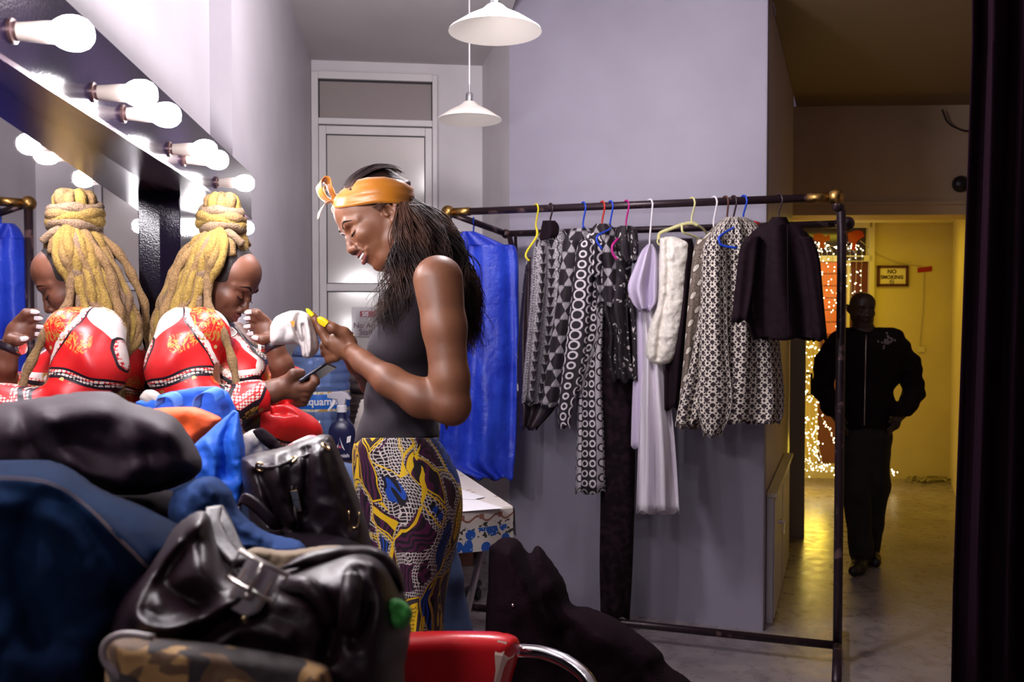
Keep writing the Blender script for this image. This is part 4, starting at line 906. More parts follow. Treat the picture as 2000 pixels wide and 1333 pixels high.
# near hand
Fd.chain([q(710, 708, -.13), q(690, 691, -.115)], [.0225, .021], .012)
Fd.ell(q(668, 676, -.10), (.034, .016, .027), [(RGT*.8+UP*-.6), FWD0, (RGT*.6+UP*.8)], .012)
Fd.chain([q(684, 668, -.105), q(672, 651, -.11), q(650, 641, -.12), q(634, 630, -.122)], [.0145, .0125, .0105, .0090], .006)     # thumb
Fd.chain([q(652, 676, -.095), q(640, 668, -.10), q(626, 645, -.10), q(616, 626, -.10), q(609, 615, -.10)], [.013, .0115, .0095, .0088, .0075], .005)   # index
Fd.chain([q(648, 680, -.085), q(634, 678, -.07), q(636, 662, -.045), q(640, 650, -.04)], [.0125, .0105, .009, .0082], .004)
Fd.chain([q(650, 688, -.09), q(636, 690, -.075), q(638, 677, -.05), q(646, 668, -.045)], [.0125, .0105, .0092, .0082], .003)
Fd.chain([q(656, 697, -.095), q(643, 702, -.085), q(643, 692, -.062), q(650, 682, -.055)], [.012, .010, .0088, .0078], .003)
# far arm and hand
Fd.chain([q(850, 552, .165), q(850, 660, .19), q(842, 770, .20)], [.050, .042, .038], .018)
Fd.chain([q(842, 776, .20), q(780, 772, .16), q(728, 748, .08), q(698, 712, .0)], [.036, .035, .029, .022], .016)
Fd.chain([q(698, 712, .0), q(684, 692, -.01)], [.022, .02], .01); Fd.ell(q(672, 676, -.02), (.030, .016, .026), [(RGT*.75+UP*-.66), FWD0, (RGT*.66+UP*.75)], .012)
Fd.chain([q(676, 664, -.03), q(662, 652, -.035), q(676, 651, -.055), q(684, 653, -.06)], [.012, .0105, .0085, .0075], .004)
Fd.chain([q(664, 672, -.02), q(646, 656, -.03), q(628, 640, -.05), q(618, 632, -.06)], [.012, .0105, .009, .008], .004)
v, f = Fd.mesh(); del Fd
# legs in a coarser field, joined into the same body mesh
lo, hi = bounds([q(650, 880, -.2), q(930, 880, .25), q(650, 1960, -.2), q(930, 1960, .25)], .05)
Fl = Field(lo, hi, .006)
Fl.ell(q(797, 955, 0), (.102, .138, .11), AX, .01)
for g, xx in ((-1, 0), (1, 22)):
    Fl.chain([q(800, 1000, g*.05), q(806+xx*.5, 1200, g*.05), q(812+xx*.5, 1400, g*.05), q(820+xx*.5, 1560, g*.06), q(826+xx, 1800, g*.06)], [.070, .050, .044, .044, .030], .02); Fl.chain([q(826+xx, 1830, g*.06), q(750+xx, 1880, g*.06)], [.034, .026], .02)
v2, f2 = Fl.mesh(); del Fl
nb = len(v)
body1 = np_mesh('body', np.concatenate([v, v2]), np.concatenate([f, f2+nb]), [sk1, lip1], w1, matfn=lambda c: (h1.lipdist(c) < 0).astype(int), smooth_it=1)
face_details(h1, body1, w1, teeth=True)
ylw = mat('yellow_nail_polish', (.85, .58, .005), .2)
nail(w1, q(638, 634, -.1325), q(620, 621, -.134), .0165, ylw); nail(w1, q(611, 617, -.110), q(598, 603, -.110), .009, ylw, n=RGT*-.5+UP*.8-FWD0*.6); nail(w1, q(678, 650, -.066), q(692, 656, -.068), .009, ylw, n=UP*1.-FWD0*.3)
# tank top
tm = mat('charcoal_jersey', (.026, .018, .026), .85, 0, (420, .35), .12, 6)
lo, hi = bounds([q(670, 470, -.2), q(930, 470, .2), q(670, 905, -.2), q(930, 905, .2)], .04)
Ft = Field(lo, hi, .0034); torso1(Ft, .0045, .026)
g_ = np.meshgrid(*[(Ft.lo[i]+Ft.h[i]*np.arange(Ft.n[i])) for i in range(3)], indexing='ij')
PW = np.stack(g_, -1); cpos = PW-CAM; dep = cpos@FWD; ix_ = 1000+F*(cpos@RGT)/dep; iy_ = 666.5-F*(cpos@UP)/dep
wr = .0034*np.sin((iy_*.9+ix_*.55)/11.)*np.clip((iy_-740)/60, 0, 1)+.0026*np.sin((iy_*.5-ix_*1.0)/9.)*np.clip((iy_-780)/60, 0, 1)
hem = 868-(ix_-690)*.085; neckl = 545+np.abs(ix_-800)*.0
top_cut = np.where(ix_ < 812, 548-(812-ix_)*-.30, 548-(ix_-812)*1.1)
cut = np.maximum((iy_-hem)/F*dep, (top_cut-iy_)/F*dep*.8)
Ft.f = np.maximum(Ft.f+wr, cut).astype(np.float32); del PW, cpos, g_
v, f = Ft.mesh(); del Ft
np_mesh('tank_top', v, f, tm, w1, smooth_it=1)
# skirt
def pat_wax(m, u, v):
    n = m.noise(7, 2, dist=.6); n2 = m.noise(9, 2); uu = u+ (n-.5)*.10+(v*20).sin()*.012; vv = v+(n2-.5)*.05
    cell = m.vec(uu*34, vv*14, 0.)
    e = m.voro(.66, cell, 'DISTANCE_TO_EDGE'); idc = m.voro(.66, cell, 'F1', out='Color'); sp = m.t.nodes.new('ShaderNodeSeparateColor'); m.t.links.new(idc.k, sp.inputs[0]); r1 = X(m.t, sp.outputs[0]); r2 = X(m.t, sp.outputs[1])
    hatch = ((uu*420+v*190+(n-.5)*34).sin()).gt(.0)
    blue = m.mix(hatch, (.008, .006, .010), (.006, .055, .36)); purp = m.mix(hatch, (.010, .006, .010), (.075, .008, .050)); grey = (.035, .025, .030); yel = (.80, .50, .008)
    c = m.mix(r1.gt(.40), purp, blue); c = m.mix(r1.gt(.72), c, m.mix(e.gt(.16), grey, yel)); 
    hx = m.vec(uu*190, vv*130, 0.); he = m.voro(1.0, hx, 'DISTANCE_TO_EDGE', .35)
    c = m.mix(r1.gt(.72)*e.gt(.22), c, m.mix(he.lt(.09), yel, (.01, .006, .01)))
    band = e.lt(.13)*r2.gt(.30); c = m.mix(band, c, m.mix(he.lt(.13), (.010, .006, .009), (.66, .58, .55)))
    line = (e-.035).abs().lt(.018)*r2.lt(.55); c = m.mix(line, c, yel)
    return m.mix(((uu*7+vv*3).frac()-.5).abs().lt(.022)*n2.gt(.5), c, yel)
wax = cloth('wax_print', pat_wax, .6)
loft('skirt', [(856, 697, 853), (868, 691, 863), (885, 688, 874), (930, 689, 896), (985, 698, 904), (1040, 709, 898), (1090, 722, 885), (1140, 736, 875), (1190, 746, 869), (1240, 752, 867), (1400, 758, 876), (1600, 756, 886), (1800, 750, 892)], wax, w1, n=96, folds=5, fa=.045, seed=4, D=D1, th=.182)
b = MB()
for g, xx in ((-1, 0), (1, 22)):
    b.prism([q(728+xx, 1905, g*.06-.035), q(728+xx, 1905, g*.06+.035), q(850+xx, 1905, g*.06+.035), q(850+xx, 1905, g*.06-.035)], (0, 0, .02))
b.build('shoes', black, w1, bevel=.006)
# headband of orange satin
sat = Mat('orange_satin', (.42, .138, .004), .38); sat.set('Sheen Weight', .2); sat.bump(sat.noise(22, 4, dist=.8), .35, .004); sat = sat.m
def ip(x, xs, ys): return float(np.interp(x, xs, ys))
b = MB(); vs = []; N = 72; ROWS = 9
for j in range(ROWS):
    t = j/(ROWS-1)
    for k in range(N):
        a = 2*PI*k/N; px = 730+76*math.cos(a); yt = ip(px, [654, 669, 690, 712, 750, 787, 806], [370, 359, 351, 346.5, 345.5, 353, 366]); yb = ip(px, [654, 690, 731, 770, 806], [412, 403.5, 397.5, 397, 401])
        bul = 1+.035*math.sin(PI*min(1, max(0, t)))-(.012 if j in (0, ROWS-1) else 0)-.012*(j == 6); pinch = max(0, 1-(px-654)/40.)
        y = yt+(yb-yt)*t; y = 390+(y-390)*(1-.45*max(0, math.cos(a+PI))**8) if pinch > 0 else y
        top = 1-.10*(1-t)**2; ca = math.cos(a)
        vs.append(q(730+(77*ca*bul)+(15*(1-t)**2*max(0, -ca)), y, .082*math.sin(a)*bul*top))
# the band lies on the head: push every point out to the skin and hair under it
bvb = [bvh_of(body1)]; vs2 = []
ax0 = q(728, 388, 0); rad = np.zeros((ROWS, N)); dirs = []
for i, p in enumerate(vs):
    d = (p-ax0); d = d-UP*d.dot(UP); L = np.linalg.norm(d); d /= L; c0 = ax0+UP*(p-ax0).dot(UP); r = L; dirs.append((c0, d))
    for bvx in bvb:
        hit = bvx.ray_cast(Vector(c0+d*.16), Vector(-d), .15)
        if hit[0] is not None:
            rr_ = np.linalg.norm(np.array(hit[0])-c0)
            if rr_ < .098: r = max(r, rr_+.0035)
    rad[i//N, i % N] = r
for _ in range(3): rad = np.maximum(rad, (np.roll(rad, 1, 1)+np.roll(rad, -1, 1)+2*rad)/4)
rad = (np.roll(rad, 1, 1)+np.roll(rad, -1, 1)+2*rad)/4
for i, (c0, d) in enumerate(dirs):
    j, k = divmod(i, N); pl = .0012*math.sin(j*2.1+k*.35)+(.0025 if j == 6 else 0)*-1; vs2.append(c0+d*(rad[j, k]+pl))
vs = vs2
fs = [(j*N+k, j*N+(k+1) % N, (j+1)*N+(k+1) % N, (j+1)*N+k) for j in range(ROWS-1) for k in range(N)]
b.add(vs, fs); hb = b.build('headband', sat, w1, True, 'orange satin headband'); s_ = hb.modifiers.new('thickness', 'SOLIDIFY'); s_.thickness = .003; s_.offset = 1
b = MB(); b.ball(q(655, 391, -.005), .014, 14, sc=(.8, 1, 1.1)); b.build('knot', sat, hb)
def ribbon(par, name, pts, w, side, m, th=.0012, label=None):
    cs = curve([np.append(p, ww) for p, ww in zip(pts, w)], 6); vs = []; side = np.array(side)
    for c in cs:
        for j in range(-2, 3): vs.append(c[:3]+side*c[3]*j*.25+UP*.0*j)
    fs = [(i*5+j, i*5+j+1, i*5+j+6, i*5+j+5) for i in range(len(cs)-1) for j in range(4)]
    b = MB().add(vs, fs); o = b.build(name, m, par, True, label); s_ = o.modifiers.new('thickness', 'SOLIDIFY'); s_.thickness = th; return o
sdv = (FWD0*-.75+RGT*.45+UP*.25)
ribbon(hb, 'bow_loop', [q(653, 389, -.01), q(645, 372, -.02), q(640, 355, -.02), q(630, 352, -.02), q(623, 362, -.02), q(628, 380, -.02), q(640, 392, -.01), q(652, 393, -.005)], [.012, .030, .040, .042, .040, .034, .022, .012], sdv, sat)
ribbon(hb, 'bow_loop', [q(653, 391, .01), q(650, 378, .04), q(640, 366, .055), q(630, 370, .05), q(636, 386, .03), q(652, 393, .01)], [.012, .026, .036, .034, .024, .012], sdv, sat)
ribbon(hb, 'bow_tail', [q(650, 394, -.01), q(636, 398, -.02), q(626, 412, -.025), q(622, 428, -.02)], [.010, .024, .030, .010], sdv, mat('pale_satin_back', (.75, .50, .38), .35), label='paler underside of the ribbon tail')
ribbon(hb, 'bow_tail', [q(654, 396, -.005), q(650, 406, -.01), q(652, 416, -.012)], [.010, .014, .008], sdv, sat)
# hair
hm = Mat('dark_brown_hair', (.030, .013, .010), .55, Specular_IOR_Level=.25); oz_ = hm.noise(9, 3); hm.set('Base Color', hm.mix(oz_.sstep(.4, .75), (.014, .006, .006), (.095, .040, .024))); hm = hm.m
lo, hi = bounds([q(640, 300, -.15), q(960, 300, .15), q(640, 720, -.15), q(960, 720, .15)], .02)
Fh = Field(lo, hi, .0036)
Fh.ell(h1(0, -.020, .034), np.array((.0745, .086, .081)), h1.R, .01)
Fh.ell(q(792, 392, 0), (.030, .06, .045), AX, .02)
Fh.chain([q(790, 432, 0), q(820, 462, .02), q(852, 520, .03), q(878, 600, .035), q(888, 665, .03)], [.050, .056, .052, .045, .022], .03)
Fh.chain([q(787, 430, -.045), q(789, 490, -.06), q(783, 555, -.08), q(770, 610, -.09)], [.026, .030, .028, .012], .02)
Fh.chain([q(787, 430, .045), q(789, 490, .06), q(783, 555, .08)], [.026, .028, .026], .02)
# cut the face free
g_ = np.meshgrid(*[(Fh.lo[i]+Fh.h[i]*np.arange(Fh.n[i])) for i in range(3)], indexing='ij'); PW = np.stack(g_, -1); dep = (PW-CAM)@FWD; iy_ = 666.5-F*((PW-CAM)@UP)/dep; ly = (PW-h1.O)@h1.f; lx = np.abs((PW-h1.O)@h1.s)
Fh.f = np.maximum(Fh.f, np.minimum(ly+.010, np.minimum((iy_-398)/865., .115-lx))).astype(np.float32); Fh.f = np.maximum(Fh.f, np.minimum(ly-.032, (iy_-352)/865.)).astype(np.float32)
ix_ = 1000+F*((PW-CAM)@RGT)/dep; ring = (np.sqrt(((ix_-730)/75.)**2+((dep-2.0)/.078)**2)-1)*.08+.003; Fh.f = np.maximum(Fh.f, np.minimum(ring, np.minimum((iy_-349)/865., (399-iy_)/865.))).astype(np.float32); del PW, g_
v, f = Fh.mesh(); del Fh
hp = np_mesh('hair', v, f, hm, w1, smooth_it=1)
gd = [[q(783, 404, -.060), q(781, 445, -.078), q(779, 500, -.088), q(768, 560, -.11), q(752, 610, -.13), q(738, 668, -.13)],
      [q(788, 402, -.054), q(795, 450, -.072), q(798, 500, -.085), q(792, 560, -.105), q(776, 600, -.12), q(758, 640, -.12)],
      [q(792, 402, -.050), q(812, 440, -.06), q(832, 490, -.07), q(838, 560, -.06), q(830, 620, -.07), q(820, 670, -.07)],
      [q(800, 396, -.02), q(838, 432, -.03), q(868, 490, -.04), q(886, 560, -.04), q(896, 630, -.04), q(900, 690, -.04)],
      [q(803, 392, .02), q(850, 424, .01), q(892, 480, .0), q(914, 550, -.01), q(924, 620, -.02), q(926, 700, -.02)],
      [q(802, 392, .05), q(846, 430, .06), q(880, 500, .07), q(900, 580, .07), q(908, 640, .06), q(912, 690, .06)]]
strands(gd, 3600, .0011, 5, hm, hp, 'hair_strands', wav=.013, wl=.15, jit=.013, steps=5)
strands([[h1(x, .034, .034+.056*z_), h1(x*1.1, .008, .034+.076*z_), h1(x*1.25, -.04, .034+.080*z_), h1(x*1.1, -.080, .034+.060*z_), h1(x, -.100, .034+.026*z_)] for x, z_ in ((-.055, .68), (-.04, .86), (-.02, .96), (0, 1), (.02, .96), (.04, .86), (.055, .68))], 260, .0018, 6, hm, hp, 'hair_strands', wav=.0006, jit=.0022)
strands([[q(726, 404, -.074), q(734, 401, -.078), q(742, 399, -.079), q(748, 401, -.08)], [q(738, 412, -.076), q(742, 406, -.078), q(748, 401, -.08), q(752, 400, -.08)]], 30, .0007, 9, hm, hp, 'hair_strands', wav=.002, wl=.02, jit=.002)
# earrings
steel = mat('silver_earring', (.8, .78, .75), .15, 1)
for (x, y, z) in ((-.020, .026, .0), (-.033, .0265, .0), (-.044, .012, .0), (-.047, .0, 0), (-.046, -.008, 0)):
    for g in (-1,):
        c = h1(g*.084, x+.016, y-.006); b = MB(); b.tube([c+.0042*(math.cos(a)*h1.f+math.sin(a)*h1.s) for a in np.linspace(0, 2*PI, 13)[:-1]], .0006, 5, closed=True); b.build('earring', steel, w1, True)
# cap held in the hands
capm_ = mat('white_towelling', (.62, .56, .54), .8, 0, (160, .4, .003)); 
cp = puff('cloth_cap', [(528, 636), (538, 620), (556, 611), (572, 607), (590, 608), (606, 618), (614, 640), (622, 664), (622, 684), (610, 697), (598, 700), (590, 694), (585, 674), (560, 673), (532, 673), (527, 655)], D1-.10, .036, capm_, R=24, step=2, nz=(.0035, 26), folds=[([(584, 614), (578, 640), (586, 670)], -.020, 5), ([(598, 616), (604, 650), (606, 690)], .010, 5), ([(591, 636), (596, 668), (600, 694)], -.016, 4), ([(545, 622), (560, 640), (556, 664)], -.005, 6)])
tag(cp, 'white cloth cap with a small orange stain, held up between the two people', 'cap')
MB().add([q(x, y, -.1375) for x, y in ((567, 627), (570, 628), (574, 626), (576, 630), (575, 636), (573, 641), (571, 636), (568, 632))], [tuple(range(8))]).build('stain', mat('makeup_stain', (.65, .28, .04), .7), cp)
# ------------------------------------------------------------ person seated on the counter, dreadlocks in a bun
D2 = 2.15
q = lambda x, y, d: np.array(P(x, y, D2+d))
sk2 = skin('deep_brown_skin', (.165, .062, .034), (.12, .043, .024)); lip2 = mat('brown_lips', (.17, .05, .045), .32)
w2 = thing('person', 'seated person with blonde dreadlocks in a bun and a red patterned shirt', 'person', tuple(q(400, 1086, 0)))
yw = math.radians(4); fi = RGT*.883+UP*-.469; ui = RGT*.469+UP*.883; f_ = fi*math.cos(yw)-FWD*math.sin(yw)
h2 = Head(q(434, 550, 0), f_, ui, 1.0)
lo, hi = bounds([q(280, 430, -.32), q(660, 430, -.32), q(280, 860, -.32), q(660, 860, -.32), q(280, 430, .3), q(660, 430, .3), q(280, 860, .3), q(660, 860, .3)], 0.)
lo[0] = max(lo[0], -.60)
Fd = Field(lo, hi, .0025)
h2.add(Fd, smile=.8, open_=0., nose=.96)
Fd.chain([h2(0, -.03, -.04), q(408, 620, 0), q(398, 665, .02)], [.048, .046, .055], .02)
Fd.ell(q(405, 730, .03), (.085, .13, .12), AX, .03)
Fd.chain([q(372, 650, -.10), q(385, 720, -.15), q(405, 785, -.17)], [.048, .042, .038], .02); Fd.chain([q(405, 790, -.17), q(470, 785, -.17), q(535, 764, -.165)], [.038, .035, .025], .015)
# near hand with the phone
Fd.chain([q(535, 764, -.165), q(552, 757, -.16)], [.025, .024], .01); Fd.ell(q(575, 755, -.155), (.034, .018, .030), [(RGT*.95+UP*.3), FWD0, (RGT*-.3+UP*.95)], .012)
Fd.chain([q(560, 745, -.165), q(574, 732, -.17), q(588, 729, -.165)], [.014, .0125, .0105], .006)
for i, (yy, dd) in enumerate(((758, -.172), (768, -.160), (777, -.148), (784, -.135))):
    Fd.chain([q(582, yy-1+i, dd+.01), q(604-i*4, yy-2+i, dd-.002), q(616-i*7, yy-12+i*2, dd-.006), q(612-i*8, yy-22+i*4, dd-.002)], [.0125, .0110, .0098, .0085], .004)
# far arm, raised hand near the face
Fd.chain([q(452, 660, .13), q(510, 740, .10)], [.045, .038], .02); Fd.chain([q(510, 745, .10), q(555, 752, .02), q(558, 742, .0)], [.036, .033, .030], .02); Fd.chain([q(558, 742, .0), q(549, 712, -.02), q(538, 684, -.03)], [.030, .027, .022], .012)
Fd.chain([q(538, 684, -.03), q(530, 668, -.03)], [.023, .021], .01); Fd.ell(q(520, 648, -.03), (.027, .017, .034), [(RGT*.9+UP*.4), FWD0, (RGT*-.4+UP*.9)], .012)
for i, (a, b_, c) in enumerate((((518, 626), (502, 612), (486, 610)), ((514, 634), (498, 622), (484, 622)), ((511, 644), (496, 636), (484, 638)), ((510, 655), (500, 650), (490, 652)))):
    d_ = -.045+i*.010; Fd.chain([q(*a, d_+.012), q(*b_, d_), q(*c, d_)], [.0115, .0100, .0082], .004)
Fd.chain([q(526, 662, -.045), q(512, 664, -.055), q(500, 660, -.055)], [.0135, .0115, .0095], .006)
v, f = Fd.mesh(); del Fd
lo, hi = bounds([q(300, 840, -.25), q(980, 840, .35), q(300, 1560, -.25), q(980, 1560, .35)], .04); lo[0] = max(lo[0], -.60)
Fl = Field(lo, hi, .007)
JE = [([q(408, 960, .03)], None)]
def legs2(F, g=0):
    F.ell(q(425, 950, .05), np.array((.112, .17, .15))+g, AX, .03)
    F.chain([q(430, 985, .14), q(640, 968, .20), q(828, 975, .22)], [.088+g, .078+g, .060+g], .03); F.chain([q(830, 980, .22), q(858, 1120, .22), q(878, 1330, .22)], [.058+g, .046+g, .040+g], .02)
    F.chain([q(430, 985, -.0), q(560, 960, .08), q(690, 965, .16)], [.088+g, .078+g, .060+g], .03); F.chain([q(690, 975, .16), q(690, 1150, .20), q(700, 1330, .22)], [.058+g, .052+g, .042+g], .02)
legs2(Fl); Fl.chain([q(885, 1330, .22), q(950, 1375, .20)], [.04, .028], .01); Fl.chain([q(700, 1330, .22), q(765, 1375, .20)], [.04, .028], .01)
v2, f2 = Fl.mesh(); del Fl; nb = len(v)
body2 = np_mesh('body', np.concatenate([v, v2]), np.concatenate([f, f2+nb]), [sk2, lip2], w2, matfn=lambda c: (h2.lipdist(c) < 0).astype(int), smooth_it=1)
face_details(h2, body2, w2)
wn = mat('white_nail_polish', (.75, .70, .72), .2)
for (x, y, i) in ((486, 610, 0), (484, 622, 1), (484, 638, 2), (490, 652, 3)):
    nail(w2, q(x+5, y-1, -.055+i*.010), q(x-9, y+1, -.052+i*.010), .010, wn)
nail(w2, q(504, 661, -.067), q(491, 659, -.065), .011, wn)
# jeans
denim = Mat('blue_denim', (.05, .09, .22), .8); dn = denim.noise(6, 4); denim.set('Base Color', denim.mix(dn.sstep(.3, .7), (.02, .035, .10), (.055, .09, .20))); denim.bump(denim.noise(500, 2), .3); denim = denim.m
lo, hi = bounds([q(300, 840, -.25), q(980, 840, .35), q(300, 1560, -.25), q(980, 1560, .35)], .04); lo[0] = max(lo[0], -.60)
Fj = Field(lo, hi, .006); legs2(Fj, .010)
Fj.chain([q(860, 1110, .22), q(878, 1260, .215)], [.054, .064], .01); Fj.chain([q(690, 1150, .20), q(700, 1260, .22)], [.058, .07], .01)
g_ = np.meshgrid(*[(Fj.lo[i]+Fj.h[i]*np.arange(Fj.n[i])) for i in range(3)], indexing='ij'); PW = np.stack(g_, -1)
Fj.f = np.maximum(Fj.f+.006*vnoise(PW*22, 3), np.maximum(q(400, 870, 0)[2]*0+PW[..., 2]*1-q(400, 850, 0)[2], q(0, 1290, .22)[2]-PW[..., 2])).astype(np.float32); del PW, g_
v, f = Fj.mesh(); del Fj; np_mesh('jeans', v, f, denim, w2, smooth_it=1)
b = MB()
for x in (905, 720): b.ball(q(x+5, 1385, .21), .05, 14, sc=(1.9, .8, .55))
b.build('shoes', black, w2, True)
# shirt
def pat_shirt(m, u, v):
    n = m.noise(9, 2); n2 = m.noise(5, 2); z = m.vec(u+ (n-.5)*.06, v+(n2-.5)*.06, 0.)
    e = m.voro(8.0, z, 'DISTANCE_TO_EDGE'); cc = m.voro(8.0, z, 'F1', out='Color'); sp = m.t.nodes.new('ShaderNodeSeparateColor'); m.t.links.new(cc.k, sp.inputs[0]); r = X(m.t, sp.outputs[0]); r2 = X(m.t, sp.outputs[1])
    red = (.56, .010, .012); blk = (.012, .006, .012); wht = (.72, .66, .62); gold = (.42, .22, .04)
    base = m.mix(r.gt(.78), red, blk); base = m.mix(r.gt(.92), base, wht); base = m.mix(e.lt(.16)*e.gt(.07)*r2.gt(.74), base, m.mix(r2.gt(.88), blk, wht))
    w = m.noise(40, 3, dist=2.0); scr = ((w*15).sin()).gt(.78)*(m.noise(8, 1).gt(.53)); c = m.mix(scr, base, gold)
    fl = m.voro(34, z, 'F1'); c = m.mix((fl.lt(.24))*r2.gt(.62)*n.gt(.5), c, (.55, .42, .15))
    bz = m.voro(120, z, 'F1', .1); bead = bz.lt(.42)*(((e-.055).abs().lt(.018)).max((e-.10).abs().lt(.016)))
    c = m.mix((e.lt(.035))*r2.gt(.5), c, blk); return m.mix(bead*r2.gt(.45), c, (.72, .62, .55))
shirtm = cloth('red_scroll_print', pat_shirt, .36, 300)
lo, hi = bounds([q(285, 560, -.34), q(660, 560, -.34), q(285, 960, -.34), q(660, 960, -.34), q(285, 560, .3), q(660, 560, .3), q(285, 960, .3), q(660, 960, .3)], 0.); lo[0] = max(lo[0], -.60)
Fs = Field(lo, hi, .0038)
Fs.ell(q(398, 720, .03), (.100, .150, .150), AX, .04); Fs.ell(q(470, 742, .02), (.082, .12, .085), AX, .03); Fs.ell(q(405, 860, .05), (.115, .17, .13), AX, .04)
Fs.chain([q(402, 628, .0), q(398, 668, .01)], [.058, .082], .02); Fs.chain([q(398, 650, -.12), q(398, 655, .15)], [.058, .058], .03)
Fs.chain([q(362, 652, -.10), q(352, 708, -.15), q(372, 768, -.165)], [.064, .073, .062], .02)
Fs.chain([q(392, 790, -.165), q(455, 792, -.175), q(515, 778, -.17)], [.050, .047, .036], .02)
Fs.chain([q(465, 690, .13), q(515, 745, .10), q(556, 757, .03), q(560, 745, .01)], [.052, .050, .046, .040], .02)
Fs.chain([q(500, 830, -.10), q(590, 842, -.02)], [.055, .045], .03); Fs.chain([q(480, 830, .10), q(585, 845, .12)], [.055, .045], .03)
g_ = np.meshgrid(*[(Fs.lo[i]+Fs.h[i]*np.arange(Fs.n[i])) for i in range(3)], indexing='ij'); PW = np.stack(g_, -1); dep = (PW-CAM)@FWD; ix_ = 1000+F*((PW-CAM)@RGT)/dep; iy_ = 666.5-F*((PW-CAM)@UP)/dep
fold = .0045*np.sin((ix_*.8+iy_*.35)/12.+2*vnoise(PW*7, 5))*np.clip((iy_-640)/60, 0, 1)+.006*vnoise(PW*14, 6)*np.clip((iy_-630)/40, 0, 1)
cu = np.maximum((ix_-528)/F*dep*np.where((iy_ > 745) & (dep < D2-.10), 1, -9e3), -9)
neck = (596+np.clip((ix_-410)*.55, 0, 60)-iy_)/F*dep
Fs.f = np.maximum(Fs.f+fold, neck); Fs.f = np.where((iy_ > 735) & (iy_ < 812) & (dep < D2-.07) & (ix_ > 500), np.maximum(Fs.f, (ix_-529)/F*dep), Fs.f).astype(np.float32); del PW, g_
v, f = Fs.mesh(); del Fs
def uvs(v):
    d = (v-CAM)@FWD; return np.stack([(v-CAM)@RGT+.0*d+d*.35, v[:, 2]+.2*d], -1)
np_mesh('shirt', v, f, shirtm, w2, uvfn=uvs, smooth_it=1)
# necklace, watch, ring
b = MB().tube(curve([q(452, 640, -.05), q(462, 650, -.06), q(452, 658, -.07), q(430, 652, -.075)], 5), .0022, 6); b.build('necklace', mat('silver_chain', (.8, .75, .72), .25, .8), w2, True)
wa = q(543, 676, -.031); wt = (q(538, 684, -.03)-q(530, 668, -.03)); wt /= np.linalg.norm(wt)
wrm = mat('dark_watch_strap', (.015, .008, .015), .4); b = MB(); b.lathe([(.0275, -.008), (.0285, 0), (.0275, .008), (.0255, .008), (.0255, -.008), (.0275, -.008)], q(534, 677, -.03), wt, 28)
wo = b.build('wristwatch', wrm, w2, True); b = MB(); s0 = q(534, 677, -.03); n_ = -FWD0*.5-RGT*.85; n_ /= np.linalg.norm(n_); b.lathe([(0, .033), (.0145, .033), (.0155, .030), (.0155, .024)], s0, n_, 20); b.build('watch_case', steel, wo, 'auto', 'metal watch case')
b = MB(); c = q(515, 641, -.035); 
for i in range(14): b.ball(c+.0042*np.array([math.cos(i*2.4)*.9, -.6, math.sin(i*2.4)])*(i/14)**.5, .0016, 6)
b.build('ring', steel, w2, True)
# dreadlocks
dr = Mat('blonde_dreadlock_wool', (.5, .34, .12), .95); oo = dr.noise(4.5, 3); n3 = dr.noise(240, 3); dr.set('Base Color', dr.mix(n3.sstep(.3, .75), dr.mix(oo.sstep(.4, .62), (.12, .066, .03), (.15, .085, .015)), dr.mix(oo.sstep(.4, .62), (.21, .125, .062), (.25, .155, .034)))); dr.bump(n3, .8, .0035); dr = [dr.m]
KD = .62
for cn, ca, cb in (('ash_dreadlock_wool', (.17, .10, .055), (.32, .21, .125)), ('golden_dreadlock_wool', (.27, .155, .025), (.43, .28, .06)), ('tan_dreadlock_wool', (.20, .105, .035), (.37, .22, .085))):
    ca = tuple(KD*i for i in ca); cb = tuple(KD*i for i in cb); d_ = Mat(cn, ca, .95); d_n = d_.noise(260, 3); d_.set('Base Color', d_.mix(d_n.sstep(.3, .7), ca, cb)); d_.bump(d_n, .8, .0035); dr.append(d_.m)
rootm = mat('dark_root_hair', (.014, .008, .008), .8, 0, (160, .6, .004))
lo, hi = bounds([q(340, 430, -.12), q(520, 430, -.12), q(340, 640, .12), q(520, 640, .12)], .03); Fh = Field(lo, hi, .0032)
Fh.ell(h2(0, -.016, .028), np.array((.0755, .0885, .0765)), h2.R, .01)
Fh.ell(h2(0, .110, -.004), (.085, .062, .088), h2.R, .01, '-'); Fh.ell(h2(0, .060, -.058), (.10, .062, .05), h2.R, .01, '-')
v, f = Fh.mesh(); del Fh; hr = np_mesh('hair', v, f, rootm, w2, smooth_it=1, label='short dark hair at the roots')
fibres_b = MB(); rng = random.Random(8)
rd_ = random.Random(21)
def dread(b, pts, r0, r1, n=7):
    cs = curve(pts, n); m = len(cs); L = 0; ph = rd_.uniform(0, 6.28); rs = []; out = []
    for i, c in enumerate(cs):
        if i: L += np.linalg.norm(cs[i]-cs[i-1])
        t = i/(m-1); r = r0+(r1-r0)*t; rs.append(r*(1+.16*math.sin(L/.011+ph)+rd_.uniform(-.07, .07)) if i < m-1 else r*.5); out.append(c+.0025*np.array([math.sin(L/.021+ph), math.cos(L/.027+ph), math.sin(L/.018)]))
    mi = rd_.choice((0, 0, 1, 2, 3)); b.tube(out, rs, 9, mi)
    for _ in range(int(L*900)):     # loose fuzz
        i = rd_.randrange(1, m-1); a = rd_.uniform(0, 6.28); d = np.array([rd_.gauss(0, 1), rd_.gauss(0, 1), rd_.gauss(0, 1)]); d /= np.linalg.norm(d); p = out[i]+d*rs[i]*.9; e = p+d*rd_.uniform(.002, .008)+np.array([0, 0, rd_.uniform(-.004, .002)]); w_ = np.cross(d, [.2, .5, .8])*.0004
        b.add([p-w_, p+w_, e], [(0, 1, 2)], mi)
B0 = (432, 462)
